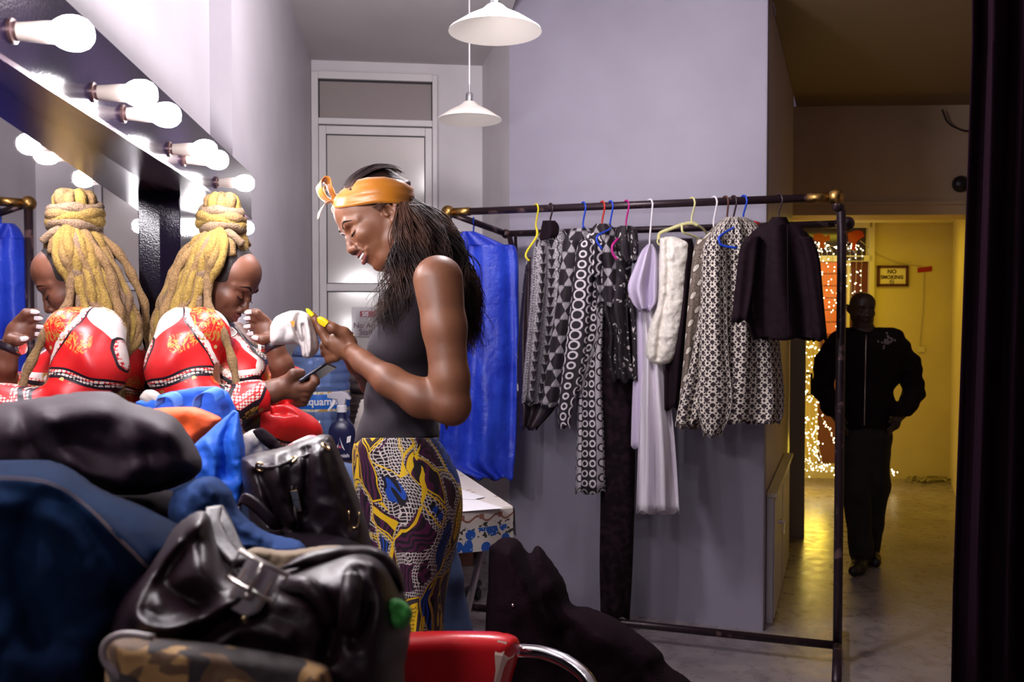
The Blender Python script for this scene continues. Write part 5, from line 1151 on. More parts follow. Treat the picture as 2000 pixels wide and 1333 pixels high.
def bundle():
    b = MB()
    # combed back from the hairline to the knot, then hanging
    hang = [  # (scalp start, over, way points...) as photo positions and depth offsets
     [(470, 492, -.02), (462, 470, -.03), (436, 452, -.02)], [(482, 490, .0), (474, 466, .0), (445, 448, 0)], [(488, 482, .03), (470, 462, .03), (446, 450, .02)], [(474, 478, -.045), (456, 462, -.05), (436, 454, -.03)],
     [(404, 500, -.075), (410, 478, -.06), (425, 460, -.03)], [(440, 500, -.075), (436, 478, -.066), (432, 460, -.04)], [(424, 505, -.08), (424, 480, -.066), (428, 458, -.04)], [(456, 500, -.062), (448, 478, -.055), (436, 458, -.035)],
     [(384, 500, -.055), (396, 474, -.05), (420, 456, -.02)], [(372, 510, -.03), (384, 474, -.03), (418, 452, -.01)]]
    for h in hang: dread(b, [q(*p) for p in h], .0105, .0115, 6)
    n = 26
    for i in range(n):
        t = i/(n-1); s = rd_.uniform(-1, 1)
        top = (430-16*t+rd_.uniform(-4, 4), 448+rd_.uniform(-4, 6), -.035+.04*t)
        sh = (400-42*t+rd_.uniform(-6, 6), 490+22*t+rd_.uniform(-8, 8), -.085+.05*t+rd_.uniform(-.01, .01))
        mid = (375-50*t+rd_.uniform(-10, 10), 560+15*t+rd_.uniform(-10, 12), -.105+.05*t)
        lo_ = (345-38*t+rd_.uniform(-12, 12), 640+rd_.uniform(-12, 20), -.125+.06*t)
        pts = [top, sh, mid, lo_]
        if i % 3 != 1: pts.append((312+rd_.uniform(-6, 18), 712+rd_.uniform(-15, 15), -.15+.05*t))
        if i % 4 == 0: pts.append((306+rd_.uniform(-4, 12), 775+rd_.uniform(-10, 10), -.16+.05*t))
        dread(b, [q(*p) for p in pts], .0102, .0080, 8)
    for pts in ([(428, 452, -.05), (412, 490, -.095), (403, 545, -.10), (410, 600, -.115), (432, 650, -.14), (452, 690, -.15), (459, 745, -.17), (462, 760, -.175)],
                [(424, 455, -.05), (404, 498, -.092), (388, 560, -.105), (370, 620, -.125), (345, 680, -.15), (322, 720, -.16), (316, 780, -.16)],
                [(420, 455, -.04), (398, 500, -.095), (392, 560, -.10), (385, 610, -.11), (375, 630, -.115)],
                [(430, 455, -.06), (420, 500, -.095), (408, 540, -.098), (398, 575, -.10)], [(436, 455, -.06), (432, 500, -.092), (418, 540, -.096), (410, 560, -.098)],
                [(416, 452, -.03), (372, 492, -.07), (335, 560, -.09), (318, 640, -.11), (306, 720, -.13), (310, 790, -.15)],
                [(416, 450, .01), (365, 490, .0), (325, 560, .0), (308, 640, .0), (300, 700, -.02)]):
        dread(b, [q(*p) for p in pts], .0120, .0088, 9)
    # bun: loops wound round the knot and a tuft of loops on top
    for k, (yy, rx, th) in enumerate(((448, 36, .0135), (436, 39, .0145), (424, 40, .0145), (412, 36, .0135))):
        ring = []
        for j in range(15):
            a = 2*PI*j/13+k*1.3; ring.append(q(434+rx*math.cos(a), yy+5*math.sin(a+k)+3*math.cos(2*a), .046*math.sin(a)))
        dread(b, ring, th, th*.9, 4)
    for k in range(9):
        a = 2*PI*k/9+.4; c_, s_ = math.cos(a), math.sin(a); x0 = 434+16*c_; dread(b, [q(x0+8*c_, 412, .03*s_), q(x0+10*c_, 396+rd_.uniform(-4, 4), .035*s_), q(x0+1*c_, 387+rd_.uniform(-6, 5), .02*s_), q(x0-12*c_, 392+rd_.uniform(-4, 6), .01*s_), q(434, 408, 0)], .0125, .0105, 6)
    b.build('dreadlocks', dr, w2, True, 'blonde dreadlocks wound into a bun')
bundle()
# phone
ph_ = thing('phone', 'dark phone held in the hand of the seated person', 'phone', tuple(q(618, 730, -.165))); a = q(588, 747, -.168); c = q(643, 710, -.168); t_ = (c-a)/np.linalg.norm(c-a); nn = np.cross(t_, FWD0); nn /= np.linalg.norm(nn)
wd_ = FWD0*.9+UP*-.25; wd_ -= t_*wd_.dot(t_); wd_ /= np.linalg.norm(wd_); nn = np.cross(t_, wd_); ce = (a+c)/2+wd_*.02
MB().box(ce, (np.linalg.norm(c-a)/2, .034, .0038), [t_, wd_, nn]).build('case', mat('phone_case', (.02, .02, .04), .25), ph_, bevel=.003)
MB().box(ce+nn*(.0042 if nn[2] > 0 else -.0042), (np.linalg.norm(c-a)/2-.003, .031, .0004), [t_, wd_, nn]).build('screen', mat('phone_glass', (.05, .06, .12), .08), ph_)
# ------------------------------------------------------------ person walking in the passage
D3 = 5.29
q = lambda x, y, d: np.array(P(x, y, D3+d))
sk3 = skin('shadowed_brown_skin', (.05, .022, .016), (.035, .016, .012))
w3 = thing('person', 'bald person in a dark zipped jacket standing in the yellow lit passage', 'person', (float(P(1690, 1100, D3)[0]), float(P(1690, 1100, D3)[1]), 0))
h3 = Head(q(1685, 603, 0), -FWD*1.+RGT*-.06+UP*-.12, UP*1., 1.0)
lo, hi = bounds([q(1570, 555, -.3), q(1830, 555, -.3), q(1570, 1125, -.3), q(1830, 1125, -.3), q(1570, 555, .4), q(1830, 555, .4), q(1570, 1125, .4), q(1830, 1125, .4)], 0.)
lo[2] = 0.001
Fm = Field(lo, hi, .0062); h3.add(Fm, eyes='open')
Fm.chain([h3(0, -.02, -.05), q(1690, 665, .02)], [.058, .065], .02)
def man(F, g=0.):
    c = lambda p, r, k=.02: F.chain([q(*a) for a in p], [i+g for i in r], k)
    F.ell(q(1696, 715, .02), np.array((.185, .11, .20))+g, AX, .03); F.ell(q(1692, 790, .02), np.array((.155, .11, .15))+g, AX, .03); F.ell(q(1690, 840, .02), np.array((.150, .11, .11))+g, AX, .03)
    c([(1652, 660, .02), (1740, 660, .02)], [.055, .055], .04)
    c([(1745, 672, .02), (1774, 712, .03), (1784, 762, .04)], [.066, .056, .050]); c([(1786, 768, .04), (1768, 800, -.02), (1750, 820, -.06)], [.050, .042, .034])
    c([(1640, 672, .02), (1612, 712, .03), (1606, 755, .03)], [.066, .056, .050]); c([(1606, 760, .03), (1626, 800, -.02), (1640, 822, -.06)], [.050, .042, .034])
man(Fm, -.006)
Fm.chain([q(1669, 860, 0), q(1676, 960, -.02), q(1682, 1075, 0)], [.088, .062, .042], .02); Fm.chain([q(1706, 860, .02), q(1710, 945, .02), q(1700, 1060, .20)], [.088, .064, .042], .02)
for x0, y0, s in ((1748, 826, 1), (1642, 828, -1)):
    Fm.ell(q(x0, y0, -.07), (.034, .02, .045), AX, .01)
    for i in range(4): Fm.chain([q(x0-s*3, y0+4+i*3, -.08+i*.008), q(x0-s*14, y0+14+i*3, -.09+i*.006)], [.011, .009], .004)
    Fm.chain([q(x0-s*5, y0-6, -.09), q(x0-s*12, y0-1, -.10)], [.012, .010], .005)
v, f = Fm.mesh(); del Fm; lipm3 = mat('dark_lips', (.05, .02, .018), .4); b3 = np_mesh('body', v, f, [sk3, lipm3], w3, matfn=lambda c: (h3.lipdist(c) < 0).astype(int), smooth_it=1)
face_details(h3, b3, w3)
jm = mat('black_quilted_jacket', (.009, .004, .006), .8, 0, (90, .4, .004), Specular_IOR_Level=.12)
Fj = Field(lo, hi, .008); man(Fj, .012)
g_ = np.meshgrid(*[(Fj.lo[i]+Fj.h[i]*np.arange(Fj.n[i])) for i in range(3)], indexing='ij'); PW = np.stack(g_, -1); dep = (PW-CAM)@FWD; iy_ = 666.5-F*((PW-CAM)@UP)/dep; ix_ = 1000+F*((PW-CAM)@RGT)/dep
Fj.f = np.maximum(Fj.f+.008*vnoise(PW*16, 2)+.004*np.sin(iy_/4.)*((ix_ > 1752) | (ix_ < 1622)), np.maximum((iy_-838)/F*dep, (640-iy_)/F*dep)).astype(np.float32); Fj.chain([q(1664, 652, .06), q(1690, 648, .10), q(1716, 652, .06)], [.03, .035, .03], .02)
cutH = np.where((iy_ > 812) & ((ix_ > 1738) | (ix_ < 1652)), 1., 0.); Fj.f = np.where(cutH > 0, np.maximum(Fj.f, (iy_-814)/F*dep), Fj.f).astype(np.float32); del PW, g_
v, f = Fj.mesh(); jk = np_mesh('jacket', v, f, jm, w3, smooth_it=1)
zm = mat('metal_zip', (.45, .38, .35), .3, .8); b = MB(); zp = []
bv = bvh_of(jk)
for y in range(655, 832, 8):
    hit = bv.ray_cast(Vector(CAM), (Vector(q(1691-(y-655)*.02, y, 0)-CAM)).normalized())
    if hit[0]: zp.append(np.array(hit[0])-FWD*.004)
b.tube(zp, .0035, 6); b.build('zip', zm, jk, True)
b = MB(); rng = random.Random(2); 
for i in range(26):
    x, y = rng.gauss(1735, 5.5), rng.gauss(669, 5.5); hit = bv.ray_cast(Vector(CAM), Vector(q(x, y, 0)-CAM).normalized())
    if hit[0]: b.ball(np.array(hit[0]), .008, 6)
b.build('embroidered_badge', mat('badge_thread', (.16, .12, .13), .8), jk, label='pale embroidered patch on the chest')
tr = mat('black_trousers', (.010, .006, .009), .75, 0, (60, .3, .004))
Ft = Field(lo, hi, .008); Ft.ell(q(1690, 850, .02), (.152, .115, .10), AX, .03)
Ft.chain([q(1669, 860, 0), q(1674, 960, -.02), q(1682, 1080, 0)], [.098, .080, .068], .03); Ft.chain([q(1706, 860, .02), q(1711, 945, .02), q(1696, 1075, .16)], [.098, .080, .066], .03)
g_ = np.meshgrid(*[(Ft.lo[i]+Ft.h[i]*np.arange(Ft.n[i])) for i in range(3)], indexing='ij'); PW = np.stack(g_, -1); Ft.f = np.maximum(Ft.f+.008*vnoise(PW*13, 8), .05-PW[..., 2]).astype(np.float32); del PW, g_
v, f = Ft.mesh(); np_mesh('trousers', v, f, tr, w3, smooth_it=1)
for (x, y, d, dx) in ((1680, 1100, -.02, -.10), (1696, 1094, .17, -.02)):
    o = q(x, y, d); Fz = Field(o-np.array([.25, .25, .2]), o+np.array([.25, .25, .2]), .006); z0 = .032
    t0 = np.array([o[0], o[1], .05]); Fz.chain([t0+FWD0*.03+UPZ*.03, t0+UPZ*-.005, t0-FWD0*.10+RGT*dx*.5+UPZ*-.012, t0-FWD0*.16+RGT*dx+UPZ*-.018], [.048, .044, .040, .030], .02); v, f = Fz.mesh(); v[:, 2] = np.maximum(v[:, 2], .003); np_mesh('shoe', v, f, black, w3, smooth_it=1)
# ============================================================ THINGS ON THE COUNTER AND BEHIND
q = lambda x, y, d: np.array(P(x, y, d))
# big water bottle
bo = np.array(P(628, 850, 3.95)); bo[2] = .9205; R_b = .128
pet = Mat('blue_clear_plastic', (.30, .45, .86), .12); pet.set('Transmission Weight', .75); pet.set('IOR', 1.12); pet.set('Coat Weight', .4); pet = pet.m
wb = thing('water_bottle', 'large clear blue water bottle standing behind the hands', 'bottle', tuple(bo)); prof = [(0, 0), (R_b*.9, 0), (R_b, .012)]
h = .02
while h < .40:
    prof += [(R_b, h), (R_b, h+.022), (R_b*.955, h+.030), (R_b*.955, h+.034)] if not .17 < h < .25 else [(R_b*.97, h), (R_b*.97, h+.034)]
    h += .040
prof += [(R_b, .405), (R_b*.9, .44), (R_b*.55, .475), (.030, .49), (.028, .535), (0, .537)]
MB().lathe(prof, bo, n=48).build('bottle_body', pet, wb, True)
MB().lathe([(.033, .505), (.034, .51), (.034, .545), (.03, .55), (0, .55)], bo, n=24).build('cap', mat('bottle_cap_blue', (.12, .25, .65), .4), wb, 'auto')
lab = Mat('water_label', (.02, .16, .62), .4); u, v_ = lab.uv(1); st = (v_-.2115).abs().gt(.032); nn_ = lab.noise(60, 3); lab.set('Base Color', lab.mix(st, (.012, .14, .60), lab.mix(nn_.gt(.52), (.75, .72, .60), (.55, .35, .12)))); 
MB().lathe([(R_b*.975, .168), (R_b*.98, .17), (R_b*.98, .253), (R_b*.975, .255)], bo, n=48).build('paper_label', lab.m, wb, True)
# curved lettering on the label
def text_curved(s, size, c, R, z, mat_, par, ang, bold=.001):
    o = text('lettering', s, size, (0, 0, 0), (1, 0, 0), (0, 0, 1), mat_, None, bold)
    for v in o.data.vertices:
        a = ang+v.co.x/R; rr = R-v.co.y; v.co = Vector((c[0]+rr*math.sin(a), c[1]-rr*math.cos(a), z+v.co.z))
    off = parent_loc(par); o.data.transform(Matrix.Translation(-off)); o.parent = par; return o
fa_ = math.atan2(-bo[0], bo[1]); text_curved('Aquamist', .046, bo, R_b*.99, bo[2]+.198, mat('label_white', (.85, .82, .85), .5), wb, .10-.0)
# spray bottle
so = np.array(P(668, 880, 3.6)); so[2] = .9205
sb = thing('spray_bottle', 'dark navy cleaning spray bottle with a white and grey trigger head', 'spray bottle', tuple(so))
nav = Mat('navy_plastic', (.010, .012, .06), .3).m; whp = mat('white_spray_plastic', (.72, .70, .74), .4); grp = mat('grey_spray_plastic', (.42, .40, .45), .4)
def stack(b, rows, o, n=28, sup=3.0):
    "superellipse tower: rows (height, half width, half depth)"
    vs = []
    for h, a, c in rows:
        for k in range(n):
            t = 2*PI*k/n; ct, st = math.cos(t), math.sin(t); vs.append(np.array(o)+RGT*a*math.copysign(abs(ct)**(2/sup), ct)+FWD0*c*math.copysign(abs(st)**(2/sup), st)+UPZ*h)
    m = len(rows); b.add(vs, [(i*n+k, i*n+(k+1) % n, (i+1)*n+(k+1) % n, (i+1)*n+k) for i in range(m-1) for k in range(n)]+[tuple(range(n))[::-1], tuple((m-1)*n+k for k in range(n))]); return b
stack(MB(), interp([(0, .044, .028), (.01, .047, .030), (.06, .047, .030), (.105, .045, .029), (.128, .034, .024), (.142, .019, .017), (.160, .016, .015), (.172, .016, .015)], 4), so).build('bottle_body', nav, sb, True)
MB().lathe([(.0175, .168), (.0175, .190), (.015, .193), (.0, .193)], so, n=24).build('collar', whp, sb, 'auto')
b = MB(); hz = .222
pr = [(-.050, hz-.004), (-.050, hz+.008), (-.030, hz+.017), (.0, hz+.020), (.022, hz+.012), (.034, hz-.006), (.032, hz-.012), (.016, hz-.008), (.013, hz-.03), (-.010, hz-.03), (-.014, hz-.010)]
b.prism([so+RGT*x+UPZ*z-FWD0*.012 for x, z in pr], FWD0*.024); b.build('spray_head', grp, sb, bevel=.003)
b = MB(); b.prism([so+RGT*x+UPZ*z-FWD0*.006 for x, z in ((-.030, hz-.006), (-.018, hz-.010), (-.026, hz-.030), (-.046, hz-.052), (-.050, hz-.048), (-.036, hz-.028))], FWD0*.012); b.build('trigger', whp, sb, bevel=.0015)
fr_ = so-FWD0*.0312; lw = bpy.data.materials['label_white']
text('lettering', 'Astonish', .019, fr_+RGT*-.002+UPZ*.012, RGT, UPZ, lw, sb, .0003)
b = MB()
for x0, x1, x2 in ((-.018, -.002, -.006), (.018, .004, .008)): b.prism([fr_+RGT*(x0-.002)+UPZ*.036, fr_+RGT*(x2-.002)+UPZ*.046, fr_+RGT*-.002+UPZ*.082, fr_+RGT*(x1*2-.002)+UPZ*.060], -FWD0*.0006)
b.build('emblem', lw, sb, label='white triangle emblem'); b = MB(); b.prism([fr_+RGT*-.007+UPZ*.044, fr_+RGT*.003+UPZ*.044, fr_+RGT*-.002+UPZ*.056], -FWD0*.001); b.build('emblem_star', mat('emblem_pink', (.6, .08, .15), .5), sb)
b = MB(); b.prism([fr_+RGT*.022+UPZ*.062, fr_+RGT*.035+UPZ*.066, fr_+RGT*.038+UPZ*.088, fr_+RGT*.024+UPZ*.084], -FWD0*.0006); b.build('price_sticker', lw, sb)
sb.scale = (1.15, 1.15, 1.15)
# paper bag, notebook, things in the corner
kr = mat('kraft_paper', (.36, .25, .15), .8, 0, (40, .4, .003), .2, 12)
o_ = np.array(P(603, 850, 3.35)); o_[2] = .9205; b = MB(); rows = [(0, .052, .05), (.08, .054, .052), (.095, .05, .05)]
stack(b, rows, o_, 20, 8); b.prism([o_+RGT*-.05+UPZ*.095-FWD0*.05, o_+RGT*.046+UPZ*.090-FWD0*.05, o_+RGT*.040+UPZ*.150-FWD0*.046, o_+RGT*-.052+UPZ*.150-FWD0*.046], FWD0*.004); b.prism([o_+RGT*.046+UPZ*.09-FWD0*.05, o_+RGT*.040+UPZ*.15-FWD0*.046, o_+RGT*.042+UPZ*.145+FWD0*.046, o_+RGT*.048+UPZ*.09+FWD0*.05], RGT*.004)
tag(b.build('paper_bag', kr, bevel=.002), 'small brown paper bag by the hand with the phone', 'bag')
nb_ = thing('notebook', 'white spiral notebook leaning upright beside the spray bottle', 'notebook', tuple(q(690, 885, 3.8)))
c_ = [q(676, 885, 3.80), q(698, 885, 3.80), q(716, 778, 3.84), q(704, 782, 3.84)]; MB().prism(c_, FWD0*.012).build('cover', mat('notebook_cover', (.66, .60, .55), .6), nb_)
b = MB()
for i in range(9):
    t = i/8; c0 = q(680+22*t, 866-82*t, 3.8+.04*t)-FWD0*.002; b.tube([c0+.006*(math.cos(a)*RGT+math.sin(a)*UPZ)-FWD0*.002 for a in np.linspace(0, 2*PI, 9)[:-1]], .0012, 4, closed=True)
b.build('spiral', black, nb_)
ch = mat('dusky_brown_wood', (.07, .04, .035), .5, 0, (20, .3), .3, 8)
cs_ = thing('storage_cabinet', 'low dark brown cabinet against the door wall behind the bottles', 'cabinet', (-.05, 5.2, 0))
b = MB(); dbox(b, -.16, .27, 0, .80, 5.05, 5.42); b.build('body', ch, cs_, bevel=.004); b = MB(); dbox(b, -.14, .05, .06, .76, 5.035, 5.05); b.build('door', ch, cs_, bevel=.002); b = MB(); dbox(b, .06, .25, .06, .76, 5.035, 5.05); b.build('door', ch, cs_, bevel=.002)
tag(puff('dark_bundle', [(672, 700), (700, 690), (735, 700), (742, 735), (730, 767), (690, 770), (668, 745)], 4.34, .07, mat('grey_brown_cloth', (.12, .09, .085), .8, 0, (20, .4)), R=16, step=2.5, nz=(.02, 22)), 'grey brown bundle seen between the bottle and the tank top', 'bundle')
bb = thing('plastic_crate', 'dark plastic crate under the grey brown bundle', 'crate', (-.24, 4.33, .92)); b = MB(); dbox(b, -.36, -.12, .9205, 1.125, 4.24, 4.43); 
for i in range(6): dbox(b, -.35, -.13, .94+i*.028, .95+i*.028, 4.235, 4.24)
b.build('body', mat('crate_brown', (.06, .035, .03), .5), bb, bevel=.003)
# folding table with a flowered cloth and papers
TZ = .895
ta, tb, tc = np.array(PZ(1001, 990, TZ)), np.array(PZ(903, 925, TZ)), np.array(PZ(890, 1002, TZ))
ex = (ta-tb); ex[2] = 0; L1 = np.linalg.norm(ex); ex /= L1; ey = np.array([ex[1], -ex[0], 0]);
if (tc-ta).dot(ey) < 0: ey = -ey
near0 = tc-ta; near0[2] = 0; nv = near0/np.linalg.norm(near0); W = .34; A0 = ta; A1 = ta+nv*W; A2 = A1-ex*(L1+.12); A3 = ta-ex*(L1+.12)
tt = thing('folding_table', 'folding table with crossed grey legs under the flowered cloth', 'table', (float((A0+A2)[0]/2), float((A0+A2)[1]/2), 0))
MB().prism([A0-UPZ*.022, A1-UPZ*.022, A2-UPZ*.022, A3-UPZ*.022], UPZ*.018).build('tabletop', ch, tt)
lg = mat('grey_metal_leg', (.42, .36, .38), .35, .3)
cN = (A0+A1)/2; 
def foot(x, y, zt): p = np.array(PZ(x, y, 0.0)); return p
for (x0, x1, k) in ((.06, .22, 0), (.30, .10, 0)):
    p0 = A0+nv*x0-ex*.06-UPZ*.022; p1 = A0+nv*x1-ex*.22; p1[2] = .012; MB().tube([p0, p1], .011, 10).build('leg', lg, tt, True)
    p0 = A3+nv*x0+ex*.06-UPZ*.022; p1 = A3+nv*x1+ex*.22; p1[2] = .012; MB().tube([p0, p1], .011, 10).build('leg', lg, tt, True)
cl = Mat('flowered_tablecloth', (.66, .60, .55), .45); u, v_ = cl.uv(1)
# v = distance below the table edge (negative on top); u = along the edge
cz = cl.vec(u*1, v_*1, 0.); vr = cl.voro(24, cz, 'F1', .8); vc = cl.voro(24, cz, 'F1', .8, 'Color'); pet_ = cl.voro(85, cz, 'F1'); sp = cl.t.nodes.new('ShaderNodeSeparateColor'); cl.t.links.new(vc.k, sp.inputs[0]); r_ = X(cl.t, sp.outputs[0])
low = v_.gt(.052); flower = vr.lt(.50)*low*r_.gt(.25); leaf = cl.noise(60, 2, cz).gt(.57)*v_.gt(.036)*v_.lt(.085); scr = ((v_-.024+(u*95).sin()*.008).abs().lt(.0035))+((v_-.018).abs().lt(.008)*((u*48).sin().abs().gt(.93)))
cream = (.66, .60, .54); c = cl.mix(scr, cream, (.30, .12, .08)); c = cl.mix(leaf, c, (.035, .04, .03)); c = cl.mix(flower, c, cl.mix(pet_.lt(.20), (.02, .10, .42), (.60, .66, .80)))
tl = cl.noise(20, 2, cz).gt(.66)*v_.lt(-.02); cl.set('Base Color', cl.mix(tl, c, (.32, .15, .12)))
vs = []; uv = []; prof_ = [(-.40, 0), (-.25, 0), (-.12, 0), (-.03, .0), (-.008, -.001), (.0, -.008), (.004, -.03), (.006, -.06), (.008, -.09), (.010, -.135)]
b = MB(); TH_ = UPZ*(TZ+.001); base = np.array([0, 0, 0.])
def ring(pth, closed=False):
    pass
per = [A1-ex*(L1+.1), A1, A0, A3]     # hanging sides: left end, near edge, right edge
# top sheet
def p2(p, z): return np.array([p[0], p[1], z])
b.prism([p2(A0, TZ-.003), p2(A1, TZ-.003), p2(A2, TZ-.003), p2(A3, TZ-.003)], UPZ*.004); n0_ = len(b.v)
b.uv = [(np.dot(np.array(v)-A0, nv)*-1, -np.clip(min(np.dot(A0-np.array(v), ex), 9), .01, 9)-.02) for v in b.v]
def skirt_side(Pa, Pb, out, du, drop):
    n = 40; vs = []; uvs_ = []; Lg = np.linalg.norm(Pb-Pa)
    for j, (o1, z1) in enumerate(((0, .002), (.006, -.004), (.009, -.02), (.010, -.05), (.012, -.09), (.014, -drop))):
        for i in range(n+1):
            t = i/n; w_ = .006*math.sin(t*Lg*34)*(j/5); p = Pa+(Pb-Pa)*t+out*(o1+w_); vs.append((p[0], p[1], TZ+z1)); uvs_.append((du+t*Lg, -z1))
    b.add(vs, [(j*(n+1)+i, j*(n+1)+i+1, (j+1)*(n+1)+i+1, (j+1)*(n+1)+i) for j in range(5) for i in range(n)], 0, uvs_)
skirt_side(A1, A0, ex, 0, .125); skirt_side(A0, A3, -nv, W, .10)
to_ = b.build('tablecloth', cl.m, None); tag(to_, 'cream cloth with blue roses and brown scrolls on the folding table', 'tablecloth')
pap = mat('white_paper', (.82, .80, .84), .6)
for i, (pts, lb) in enumerate(([[(860, 986), (985, 997), (900, 1003), (850, 1004)], 'upper white sheet of paper on the flowered cloth, nearest its edge'], [[(880, 964), (945, 975), (930, 983), (870, 980)], 'second white sheet of paper, farther back on the flowered cloth'])):
    if i == 0: pts = [(870, 972), (930, 976), (984, 993), (895, 1000), (860, 1000)]
    else: pts = [(872, 955), (900, 957), (946, 972), (925, 977), (870, 974)]
    tag(MB().prism([p2(PZ(x, y, TZ+.004), TZ+.0025+i*.002) for x, y in pts], UPZ*.0012).build('sheet_of_paper', pap), lb, 'paper', 'papers on the folding table')
# wooden thing behind the table
b = MB(); dbox(b, .235, .41, 0, .96, 5.28, 5.44); tag(b.build('wooden_box', mat('red_brown_wood', (.13, .045, .03), .45, 0, (20, .3), .3, 6), bevel=.004), 'tall red brown wooden box behind the folding table', 'box')
# ============================================================ THE HEAP IN FRONT
mauve = Mat('dark_mauve_nylon', (.024, .013, .020), .7, Specular_IOR_Level=.25); mauve.bump(mauve.noise(7, 4, dist=.6), .4, .01); mauve = mauve.m
den2 = Mat('navy_denim', (.008, .016, .05), .95, Specular_IOR_Level=.05); n_ = den2.noise(5, 5); den2.set('Base Color', den2.mix(n_.sstep(.35, .7), (.002, .003, .012), (.006, .018, .052))); den2.bump(den2.noise(400, 2), .3); den2 = den2.m
blk2 = mat('black_heap_cloth', (.008, .004, .007), .95, 0, (12, .5, .01), Specular_IOR_Level=.1)
lea = Mat('black_grained_leather', (.012, .006, .009), .40, Specular_IOR_Level=.28); lea.bump(lea.noise(220, 3)*.5+lea.noise(6, 4, dist=.5)*2, .18, .004); lea = lea.m
stitch = mat('tan_stitching', (.30, .20, .16), .7)
o = puff('jacket', [(-70, 800), (60, 780), (198, 764), (258, 788), (322, 806), (356, 832), (396, 912), (342, 952), (258, 968), (180, 960), (60, 950), (-70, 950)], 1.12, .10, mauve, R=70, step=5, nz=(.016, 120), folds=[([(90, 815), (220, 800), (330, 850)], .025, 28), ([(90, 815), (150, 920), (240, 955)], .020, 20), ([(200, 770), (280, 850), (300, 930)], -.018, 22), ([(130, 870), (230, 895), (300, 880)], -.012, 22), ([(40, 800), (60, 870), (110, 930)], -.02, 16)])
tag(o, 'dark mauve waterproof jacket bundled on top of the heap at the left', 'jacket')
o = puff('denim_jacket', [(-80, 905), (60, 898), (130, 912), (200, 958), (300, 1000), (385, 1062), (330, 1150), (260, 1230), (220, 1330), (210, 1560), (-80, 1560)], .92, .13, den2, R=80, step=6, nz=(.012, 110), folds=[([(-40, 932), (90, 942), (170, 990), (240, 1060), (300, 1120)], .016, 18), ([(-20, 985), (80, 1000), (150, 1060), (200, 1150)], .018, 26), ([(60, 1000), (40, 1120), (80, 1250)], -.02, 30)], uvs=1)
tag(o, 'big dark blue denim garment filling the lower left of the heap', 'jacket')
bv = bvh_of(o); b = MB()
for off in (0, 5):
    pts = []
    for c in curve([(-40, 930+off, 0), (90, 940+off, 0), (170, 988+off, 0), (240, 1058+off, 0), (300, 1118+off, 0)], 12):
        hit = bv.ray_cast(Vector(CAM), Vector(q(c[0], c[1], 1)-CAM).normalized())
        if hit[0] is not None: pts.append(np.array(hit[0]))
    if len(pts) > 3: b.tube(pts, .0005, 5)
b.build('seam', mat('dull_brown_stitching', (.10, .055, .045), .8), o, True)
den3 = mat('mid_blue_denim', (.022, .045, .13), .95, 0, (300, .3), .5, 9, Specular_IOR_Level=.05)
o = puff('crumpled_jeans', [(340, 958), (408, 930), (448, 955), (470, 1000), (520, 1040), (585, 1058), (602, 1086), (600, 1120), (480, 1130), (380, 1100), (330, 1010)], 1.04, .06, den3, R=34, step=4, nz=(.012, 40), folds=[([(400, 940), (440, 1010), (520, 1060)], .012, 10), ([(450, 1060), (540, 1075), (590, 1070)], .008, 8)])
tag(o, 'crumpled blue jeans lying between the two black leather bags', 'jeans')
# tote
tb_ = Mat('blue_nonwoven', (.012, .12, .68), .6); tb_.bump(tb_.noise(350, 2), .3); tb_ = tb_.m; org = mat('orange_nonwoven', (.85, .10, .012), .6)
tt_ = thing('tote_bag', 'bright blue shopping bag with an orange lining cloth showing', 'bag', tuple(q(380, 940, 1.4)))
puff('back_wall', [(262, 786), (330, 766), (392, 755), (424, 754), (446, 766), (462, 800), (474, 845), (440, 880), (380, 880), (320, 840)], 1.50, .012, tb_, tt_, R=14, step=3, nz=(.006, 50), smooth=False)
puff('front_wall', [(378, 870), (420, 832), (458, 800), (466, 806), (478, 870), (482, 930), (470, 1010), (400, 1010), (380, 930)], 1.36, .03, tb_, tt_, R=20, step=3, nz=(.008, 40), smooth=False, folds=[([(460, 805), (440, 860), (445, 930)], -.012, 8), ([(400, 860), (420, 900), (415, 960)], .008, 8)])
puff('orange_cloth', [(296, 798), (340, 796), (375, 795), (410, 806), (434, 822), (400, 850), (382, 868), (360, 870), (330, 836)], 1.43, .03, org, tt_, R=20, step=3, nz=(.006, 30), label='orange lining cloth')
for pts in ([(312, 792), (316, 776), (334, 772), (346, 780), (350, 796)], [(384, 800), (388, 776), (406, 764), (424, 766), (430, 780)]):
    ribbon(tt_, 'strap', [q(x, y, 1.46) for x, y in pts], [.022]*5, RGT*.55+FWD0*.5+UP*.35, mat('light_blue_strap', (.06, .22, .78), .6) if 'light_blue_strap' not in bpy.data.materials else bpy.data.materials['light_blue_strap'])
# other cloths
tag(puff('folded_cloth', [(474, 850), (500, 838), (530, 852), (548, 880), (540, 905), (490, 905), (476, 880)], 1.46, .04, mat('off_white_cloth', (.38, .33, .30), .8), R=18, step=3, nz=(.008, 22)), 'off white cloth tucked beside the drawstring bag', 'cloth')
tag(puff('folded_cloth', [(492, 842), (512, 836), (540, 858), (556, 884), (530, 880), (505, 860)], 1.40, .02, blk2, R=10, step=2.5, nz=(.005, 16)), 'black cloth lying over the off white one', 'cloth')
tag(puff('cream_collar', [(272, 776), (285, 762), (304, 764), (316, 778), (310, 800), (280, 800)], 1.52, .03, bpy.data.materials['off_white_cloth'], R=14, step=3, nz=(.006, 14)), 'cream cloth poking up behind the blue shopping bag', 'cloth')
pk = Mat('pink_check', (.7, .5, .5), .7); u, v_ = pk.uv(1); pk.set('Base Color', pk.mix((u*160).sin().gt(.3), (.72, .62, .64), (.62, .20, .24)))
